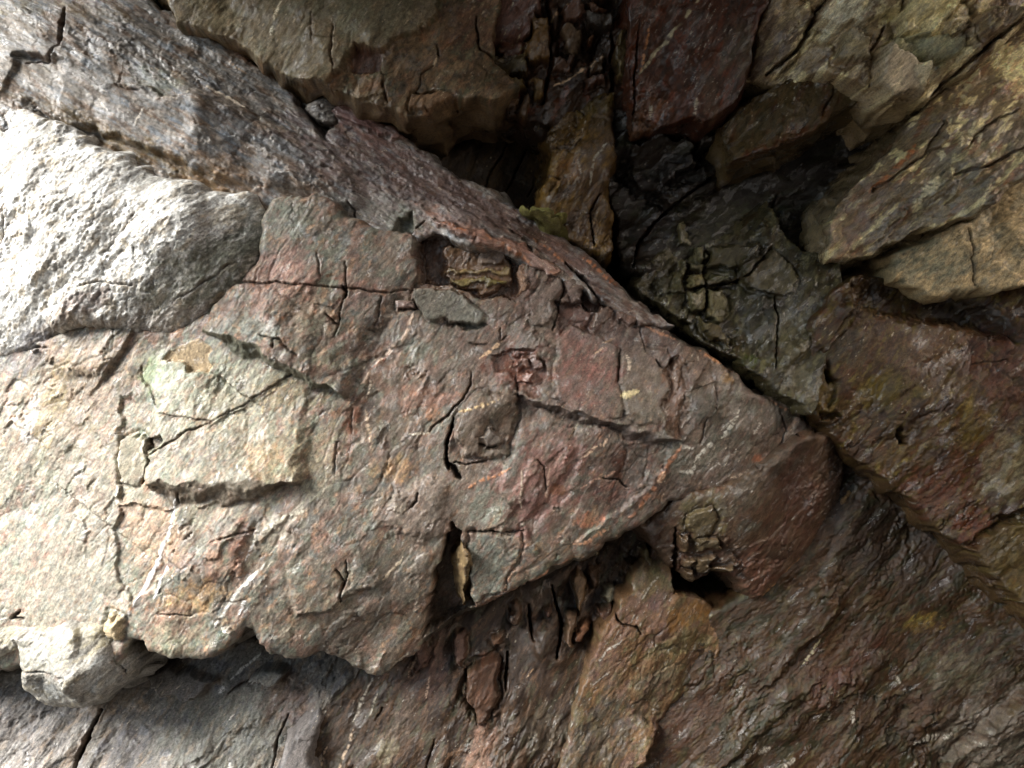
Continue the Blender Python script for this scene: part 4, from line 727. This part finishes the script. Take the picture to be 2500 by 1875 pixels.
         dict(poly=[(1380, 690), (1420, 670), (1424, 735), (1396, 740)], h=.02, w=.010, col=(110, 94, 88), name='rock_block', gap=.006),
         dict(poly=[(1500, 740), (1540, 735), (1555, 770), (1530, 795), (1500, 785)], h=.02, w=.012, col=(112, 86, 76), name='rock_block', gap=.006),
         # rusty broken bits
         dict(poly=[(1200, 868), (1245, 858), (1310, 850), (1330, 880), (1322, 965), (1255, 955), (1245, 910), (1205, 900)], h=-.02, w=.010, col=(116, 66, 50), st=.6, name='rusty_pocket', wet=.95),
         dict(poly=[(1250, 880), (1290, 874), (1296, 900), (1252, 906)], h=.022, w=.006, col=(130, 84, 66), name='rusty_block', wet=.95, tilt=(0, .5)),
         dict(poly=[(1252, 914), (1306, 908), (1306, 932), (1256, 936)], h=.022, w=.006, col=(134, 80, 60), name='rusty_block', wet=.95, tilt=(0, .5)),
         dict(poly=[(1298, 862), (1320, 860), (1322, 900), (1304, 904)], h=.02, w=.006, col=(126, 100, 92), name='rusty_block', wet=.95, tilt=(.4, .2)),
         dict(poly=[(1256, 862), (1284, 860), (1280, 872), (1258, 873)], h=.014, w=.006, col=(112, 62, 46), name='rusty_block', wet=.95, tilt=(0, .5)),
         # left half
         dict(poly=[(300, 1070), (345, 1062), (362, 1075), (370, 1100), (352, 1160), (330, 1190), (300, 1185), (292, 1120)], h=.02, w=.008, col=(176, 172, 152), st=.6, flat=.4, gap=.008, name='rock_block', tilt=(-.2, .1)),
         dict(poly=[(362, 1070), (400, 1058), (398, 1080), (372, 1108)], h=-.035, w=.008, col=(96, 88, 78), name='rock_notch'),
         dict(poly=[(400, 872), (440, 842), (500, 826), (515, 850), (513, 912), (460, 896)], h=-.010, w=.006, col=(190, 166, 130), st=.9, flat=.4, tilt=(0, .35), name='rock_chip'),
         dict(poly=[(290, 1235), (440, 1240), (430, 1300), (400, 1400), (330, 1470), (295, 1440), (285, 1330)], h=-.008, w=.008, flat=.6, name='rock_plate'),
         dict(poly=[(930, 1270), (990, 1190), (1060, 1150), (1095, 1180), (1105, 1250), (1090, 1300), (1040, 1330), (985, 1310)], h=.018, w=.02, round=.05, col=(130, 118, 108), st=.5, name='rock_knob'),
         dict(poly=[(1120, 1020), (1160, 960), (1250, 955), (1255, 1040), (1235, 1120), (1180, 1110), (1130, 1110), (1112, 1060)], h=.022, w=.014, col=(120, 106, 90), st=.6, name='rock_block', tilt=(-.1, .1), gap=.008),
         dict(poly=[(1170, 1060), (1200, 1040), (1230, 1062), (1222, 1090), (1180, 1096)], h=.016, w=.010, col=(118, 112, 106), name='rock_block', gap=.008),
         dict(poly=[(1142, 1300), (1272, 1296), (1270, 1360), (1220, 1440), (1160, 1470), (1146, 1400)], h=.010, w=.006, flat=.5, name='rock_plate', gap=.010),
         # small pieces along the overhanging lower edge
         dict(poly=[(262, 1520), (280, 1500), (300, 1515), (300, 1560), (284, 1566), (266, 1545)], h=.03, w=.010, round=.02, col=(196, 176, 136), name='rock_knob', gap=.01),
         dict(poly=[(545, 1536), (560, 1524), (568, 1540), (552, 1545)], h=.03, w=.006, col=(222, 220, 212), name='quartz_chip'),
     ],
     ledges=[
         dict(line=[(850, 968), (760, 925), (735, 895), (640, 855), (560, 812), (500, 800)][::-1], h=.052, w=.046, L=.22, col=(104, 108, 92), st=.95),
         dict(line=[(745, 1176), (650, 1168), (560, 1170), (440, 1178), (345, 1170)][::-1], h=.06, w=.075, L=.18, col=(108, 98, 84), st=.8),
         dict(line=[(1250, 960), (1330, 985), (1396, 1003), (1500, 1034), (1600, 1062), (1668, 1078)], h=.036, w=.036, L=.14, col=(98, 86, 80), st=.8),
         dict(line=[(660, 1205), (560, 1225), (470, 1235)][::-1], h=.012, w=.008, L=.05),
         dict(line=[(520, 1025), (600, 985), (720, 915)], h=.010, w=.008, L=.10),
         dict(line=[(930, 1420), (800, 1480), (720, 1500)][::-1], h=.02, w=.014, L=.10),
         dict(line=[(300, 1240), (293, 1150), (300, 1060), (300, 960)][::-1], h=-.014, w=.012, L=.10),
         dict(line=[(1010, 560), (1018, 640), (1012, 705)], h=-.02, w=.010, L=.10),
         dict(line=[(1270, 1000), (1262, 1080), (1230, 1160), (1240, 1240)], h=.014, w=.016, L=.08),
         dict(line=[(1655, 1080), (1625, 1140), (1570, 1210), (1500, 1260), (1400, 1330)], h=.014, w=.014, L=.08),
     ],
     cracks=[
         ([(560, 690), (640, 694), (735, 695), (835, 704), (880, 706), (933, 717), (1011, 706)], .0035, .016), ([(843, 640), (847, 706), (838, 745), (832, 790), (823, 818)], .004, .018), ([(836, 700), (846, 716), (842, 730)], .010, .03), ([(776, 618), (783, 650), (786, 680)], .003, .012), ([(775, 745), (800, 752), (840, 760)], .002, .008), ([(933, 726), (928, 760), (913, 796)], .003, .012), ([(800, 772), (812, 780), (826, 793)], .006, .022), ([(900, 808), (915, 810)], .004, .012),
         ([(975, 755), (1015, 756), (1012, 700)], .004, .015), ([(1155, 905), (1146, 940), (1129, 976), (1086, 1019), (1050, 1052)], .0045, .02), ([(1107, 1020), (1098, 1055), (1090, 1082), (1092, 1120), (1098, 1145)], .010, .06), ([(1096, 1130), (1110, 1145), (1122, 1168)], .014, .05), ([(1110, 1130), (1140, 1135), (1190, 1125)], .006, .02), ([(1170, 1082), (1195, 1095), (1215, 1088)], .006, .02),
         ([(385, 1010), (440, 1016), (520, 1026), (560, 1005), (600, 985), (720, 912)], .003, .012), ([(520, 1030), (450, 1060), (400, 1095), (372, 1112)], .004, .015), ([(345, 895), (350, 930), (372, 950), (380, 990)], .003, .010), ([(440, 1206), (442, 1228)], .004, .02),
         ([(372, 1107), (356, 1160), (345, 1180)], .007, .03), ([(1105, 1290), (1125, 1300)], .006, .03), ([(1142, 1298), (1200, 1297), (1276, 1296)], .003, .018), ([(1380, 690), (1365, 750), (1348, 806)], .004, .02), ([(820, 1390), (840, 1420), (835, 1470)], .006, .025), ([(845, 1370), (850, 1400), (842, 1430)], .004, .02), ([(1235, 820), (1220, 830)], .003, .01), ([(1145, 840), (1190, 838)], .004, .012), ([(1220, 800), (1218, 830)], .003, .01),
         ([(1310, 1120), (1330, 1140), (1335, 1200)], .004, .012), ([(1470, 1165), (1510, 1172), (1530, 1190)], .004, .015), ([(1990, 1045), (1960, 1075), (1900, 1120), (1830, 1165)], .0035, .015), ([(1905, 1005), (1920, 1050), (1890, 1110)], .003, .01), ([(1725, 1020), (1710, 1080)], .003, .008), ([(860, 1000), (858, 1060)], .003, .01), ([(820, 1080), (818, 1160)], .003, .01), ([(1000, 1240), (1020, 1220), (1025, 1200)], .006, .02), ([(620, 1290), (560, 1310), (520, 1320)], .004, .012), ([(390, 1500), (470, 1500)], .003, .012), ([(645, 820), (690, 830), (735, 870)], .005, .015), ([(675, 828), (680, 850)], .006, .02), ([(1585, 740), (1560, 800), (1575, 860)], .003, .01), ([(1690, 950), (1745, 930), (1745, 1000)], .0025, .008), ([(1600, 880), (1620, 900), (1640, 880)], .004, .015), ([(50, 1490), (30, 1510), (60, 1510)], .010, .03), ([(20, 860), (60, 850), (100, 845)], .010, .03)],
     veins_glints=[
         ([(435, 1218), (424, 1262), (407, 1315), (390, 1360), (372, 1397), (345, 1450), (329, 1478)], .005, .004, (232, 228, 220), 1), ([(458, 1240), (440, 1300)], .002, .002, (226, 220, 208)), ([(411, 1370), (395, 1420), (376, 1462)], .003, .003, (230, 226, 216), 1), ([(623, 1320), (605, 1362)], .0035, .004, (228, 224, 214)), ([(645, 1378), (605, 1420), (588, 1433), (560, 1480), (525, 1535)], .0055, .004, (222, 218, 204)), ([(600, 1460), (585, 1500)], .004, .003, (224, 220, 210)), ([(640, 1300), (690, 1265), (745, 1245)], .006, .003, (210, 206, 190)), ([(320, 1490), (316, 1500)], .003, .003, (226, 222, 214)),
         ([(878, 940), (910, 905), (940, 870), (984, 827), (998, 800), (1007, 765)], .007, .005, (206, 178, 156)), ([(905, 905), (935, 880), (950, 860)], .004, .004, (140, 76, 46)), ([(1172, 876), (1196, 856), (1222, 832)], .006, .004, (196, 160, 124)), ([(1121, 1007), (1170, 992), (1223, 972)], .0045, .003, (206, 176, 128)), ([(1137, 1195), (1175, 1172), (1210, 1162), (1245, 1142)], .005, .004, (192, 130, 92)), ([(893, 1000), (900, 1040), (904, 1092)], .004, .003, (200, 176, 150)), ([(905, 925), (893, 975)], .003, .003, (206, 190, 170)), ([(640, 1010), (660, 960), (720, 930)], .003, .002, (196, 178, 140)), ([(1000, 1060), (1050, 1055)], .003, .002, (200, 190, 170)),
         ([(1512, 966), (1532, 962), (1553, 953)], .010, .005, (222, 196, 146), 1), ([(1527, 870), (1536, 890), (1532, 912)], .006, .004, (196, 180, 160)), ([(1420, 1117), (1450, 1092), (1470, 1085), (1486, 1064)], .004, .003, (206, 176, 150)), ([(1410, 1190), (1450, 1172), (1500, 1150)], .003, .002, (196, 156, 136)), ([(1662, 1090), (1636, 1125), (1600, 1185), (1560, 1240), (1535, 1262)], .007, .004, (180, 124, 94)), ([(1620, 1150), (1606, 1180)], .006, .004, (206, 176, 150)), ([(1690, 833), (1730, 870), (1790, 900), (1862, 940)], .009, .006, (174, 118, 78)), ([(1560, 790), (1610, 815), (1650, 830)], .004, .003, (160, 112, 84)), ([(1880, 975), (1950, 1020)], .004, .003, (150, 110, 84)),
         ([(1660, 1150), (1690, 1150), (1698, 1130)], .006, .003, (186, 184, 174)), ([(1695, 1125), (1720, 1100), (1742, 1076)], .006, .003, (190, 188, 178)), ([(1665, 1090), (1690, 1095)], .004, .003, (180, 178, 168)), ([(1760, 1070), (1790, 1030), (1805, 1000)], .005, .003, (176, 174, 162)), ([(1840, 1060), (1855, 1030)], .004, .003, (180, 176, 166)), ([(1780, 1170), (1830, 1150), (1860, 1140)], .005, .003, (190, 170, 150)), ([(1790, 1020), (1760, 1050)], .004, .003, (176, 172, 160)),  # first streaks are wet glints painted pale, the rest veins
         ([(1275, 1150), (1270, 1220), (1272, 1250)], .003, .002, (186, 168, 150)), ([(1345, 1140), (1335, 1220)], .003, .002, (176, 146, 128)), ([(1200, 1475), (1240, 1420), (1260, 1385)], .005, .003, (196, 156, 130)), ([(1170, 1480), (1230, 1455), (1300, 1420), (1390, 1366)], .005, .004, (176, 126, 100)), ([(1400, 1330), (1440, 1320), (1480, 1290)], .006, .004, (190, 140, 108)), ([(930, 1420), (960, 1390), (985, 1360)], .004, .003, (206, 190, 166)), ([(1000, 1590), (960, 1625)], .003, .003, (196, 190, 176)), ([(1040, 1620), (1070, 1560)], .003, .003, (170, 130, 120)), ([(300, 1100), (285, 1230)], .003, .003, (214, 208, 196)), ([(1450, 865), (1475, 850)], .003, .003, (196, 160, 130)), ([(1470, 840), (1500, 825)], .003, .003, (190, 156, 126))],
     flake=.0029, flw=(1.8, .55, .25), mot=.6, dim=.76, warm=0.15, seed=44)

# the dark notch: an ochre flake standing inside it
rock('notch_flake', 'narrow ochre flake standing in the dark notch of the main face', 'rock',
     [(1100, 1322), (1118, 1316), (1134, 1350), (1140, 1400), (1146, 1470), (1136, 1486), (1118, 1440), (1102, 1380)],
     [(1105, 1325, .05), (1140, 1470, .04), (1110, 1400, .09)], M_SMOOTH, (158, 128, 80), fol=80, edge=.012, thick=.12,
     facet=((.05, 2.4, .012, .02), (.02, 2, .004, .008)), mottle=(((120, 92, 60), .03, 2, .3, .1),), dim=.6, seed=45)

rock('pale_bulge', 'pale bulging rock at the picture edge, coloured white as if overlit from the cave mouth', 'rock',
     [(-240, 190), (0, 226), (80, 268), (200, 330), (300, 372), (400, 424), (520, 460), (640, 478), (664, 520), (655, 590), (640, 660), (600, 718), (540, 762), (470, 800), (390, 832), (300, 815), (200, 795), (110, 830), (40, 870), (-240, 900)],
     [(-200, 260, .04), (0, 240, -.06), (200, 350, -.12), (420, 440, -.09), (640, 490, .0), (650, 600, .0), (540, 740, -.03), (390, 810, -.04), (200, 800, -.05), (0, 870, .02), (-200, 860, .10), (100, 560, -.10), (350, 580, -.15), (470, 590, -.13), (-200, 560, .03), (570, 640, -.09), (430, 700, -.11), (250, 690, -.10), (120, 720, -.07), (0, 800, -.01)], M_GRAIN, (222, 223, 220), fol=44, edge=.05, thick=.5,  # base colour whitened so the rock looks blown out by light
     facet=((.17, 1.7, .010, .045), (.06, 1.8, .008, .016), (.014, 1.8, .004, .006)), rough=.010, micro=.0034, wet=.4,
     mottle=(((166, 160, 150), .02, 2.2, .22, .08), ((196, 180, 154), .03, 2, .15, .08), ((110, 104, 96), .007, 1.8, .10, .08), ((150, 144, 134), .05, 2.4, .12, .08)),
     blobs=[(570, 650, 120, 70, 40, (78, 82, 70), 1.0), (470, 670, 130, 60, 35, (110, 112, 94), .85), (620, 560, 40, 70, 10, (104, 110, 98), .7), (560, 530, 50, 26, 20, (176, 160, 130), .6), (400, 450, 110, 24, -20, (168, 170, 166), .6), (350, 790, 150, 30, 10, (134, 118, 106), .8), (150, 800, 110, 40, 25, (128, 110, 94), .8), (520, 760, 80, 22, 35, (92, 92, 96), .8), (570, 720, 70, 14, 35, (132, 104, 66), .7), (220, 740, 70, 24, 20, (140, 118, 112), .7), (80, 840, 60, 30, 30, (106, 106, 118), .7)],  # dark green blobs at the lower right paint the shaded side
     ledges=[dict(line=[(640, 650), (560, 740), (440, 790), (300, 770), (180, 740), (60, 800)], h=-.0, w=.02, L=.05)],
     cracks=[([(20, 500), (10, 560), (0, 600)], .005, .02), ([(270, 600), (300, 560), (330, 520)], .003, .01), ([(200, 700), (260, 690), (330, 700)], .004, .012), ([(420, 740), (500, 690), (580, 640)], .003, .01)], flake=0.005, flw=(1, 1.2, 1.3), fleck=.0, seed=46)

rock('rounded_ledge', 'rounded pale grey nose of rock hanging at the lower picture corner', 'rock',
     [(-240, 1560), (-60, 1540), (20, 1520), (120, 1500), (260, 1520), (340, 1580), (360, 1605), (340, 1650), (300, 1680), (262, 1700), (180, 1738), (100, 1726), (50, 1690), (38, 1640), (36, 1585), (0, 1610), (-60, 1660), (-240, 1700)],
     [(-200, 1600, .04), (40, 1540, -.07), (300, 1560, -.09), (120, 1505, -.05), (350, 1610, -.02), (180, 1730, -.02), (60, 1690, -.06), (150, 1620, -.16), (250, 1660, -.10), (0, 1600, -.10)], M_GRAIN, (150, 148, 140), fol=52, edge=.05, thick=.35,
     facet=((.10, 1.8, .03, .05), (.04, 1.8, .014, .02), (.014, 1.8, .004, .006)), rough=.008, micro=.0024, wet=.45,
     mottle=(((124, 120, 112), .03, 2, .3, .08), ((160, 150, 124), .03, 2, .2, .08)), blobs=[(130, 1690, 40, 30, 0, (170, 178, 180), .7), (260, 1640, 50, 30, 40, (160, 170, 174), .7), (230, 1530, 50, 40, 60, (146, 134, 92), .6), (100, 1600, 60, 30, 0, (136, 138, 122), .6), (20, 1540, 30, 40, 60, (150, 140, 100), .6)],
     ledges=[dict(line=[(30, 1560), (110, 1540), (200, 1525)][::-1], h=.03, w=.02, L=.08)],
     cracks=[([(60, 1635), (120, 1640), (180, 1640)], .004, .015), ([(280, 1600), (310, 1640)], .006, .02)], flake=0.004, seed=47)
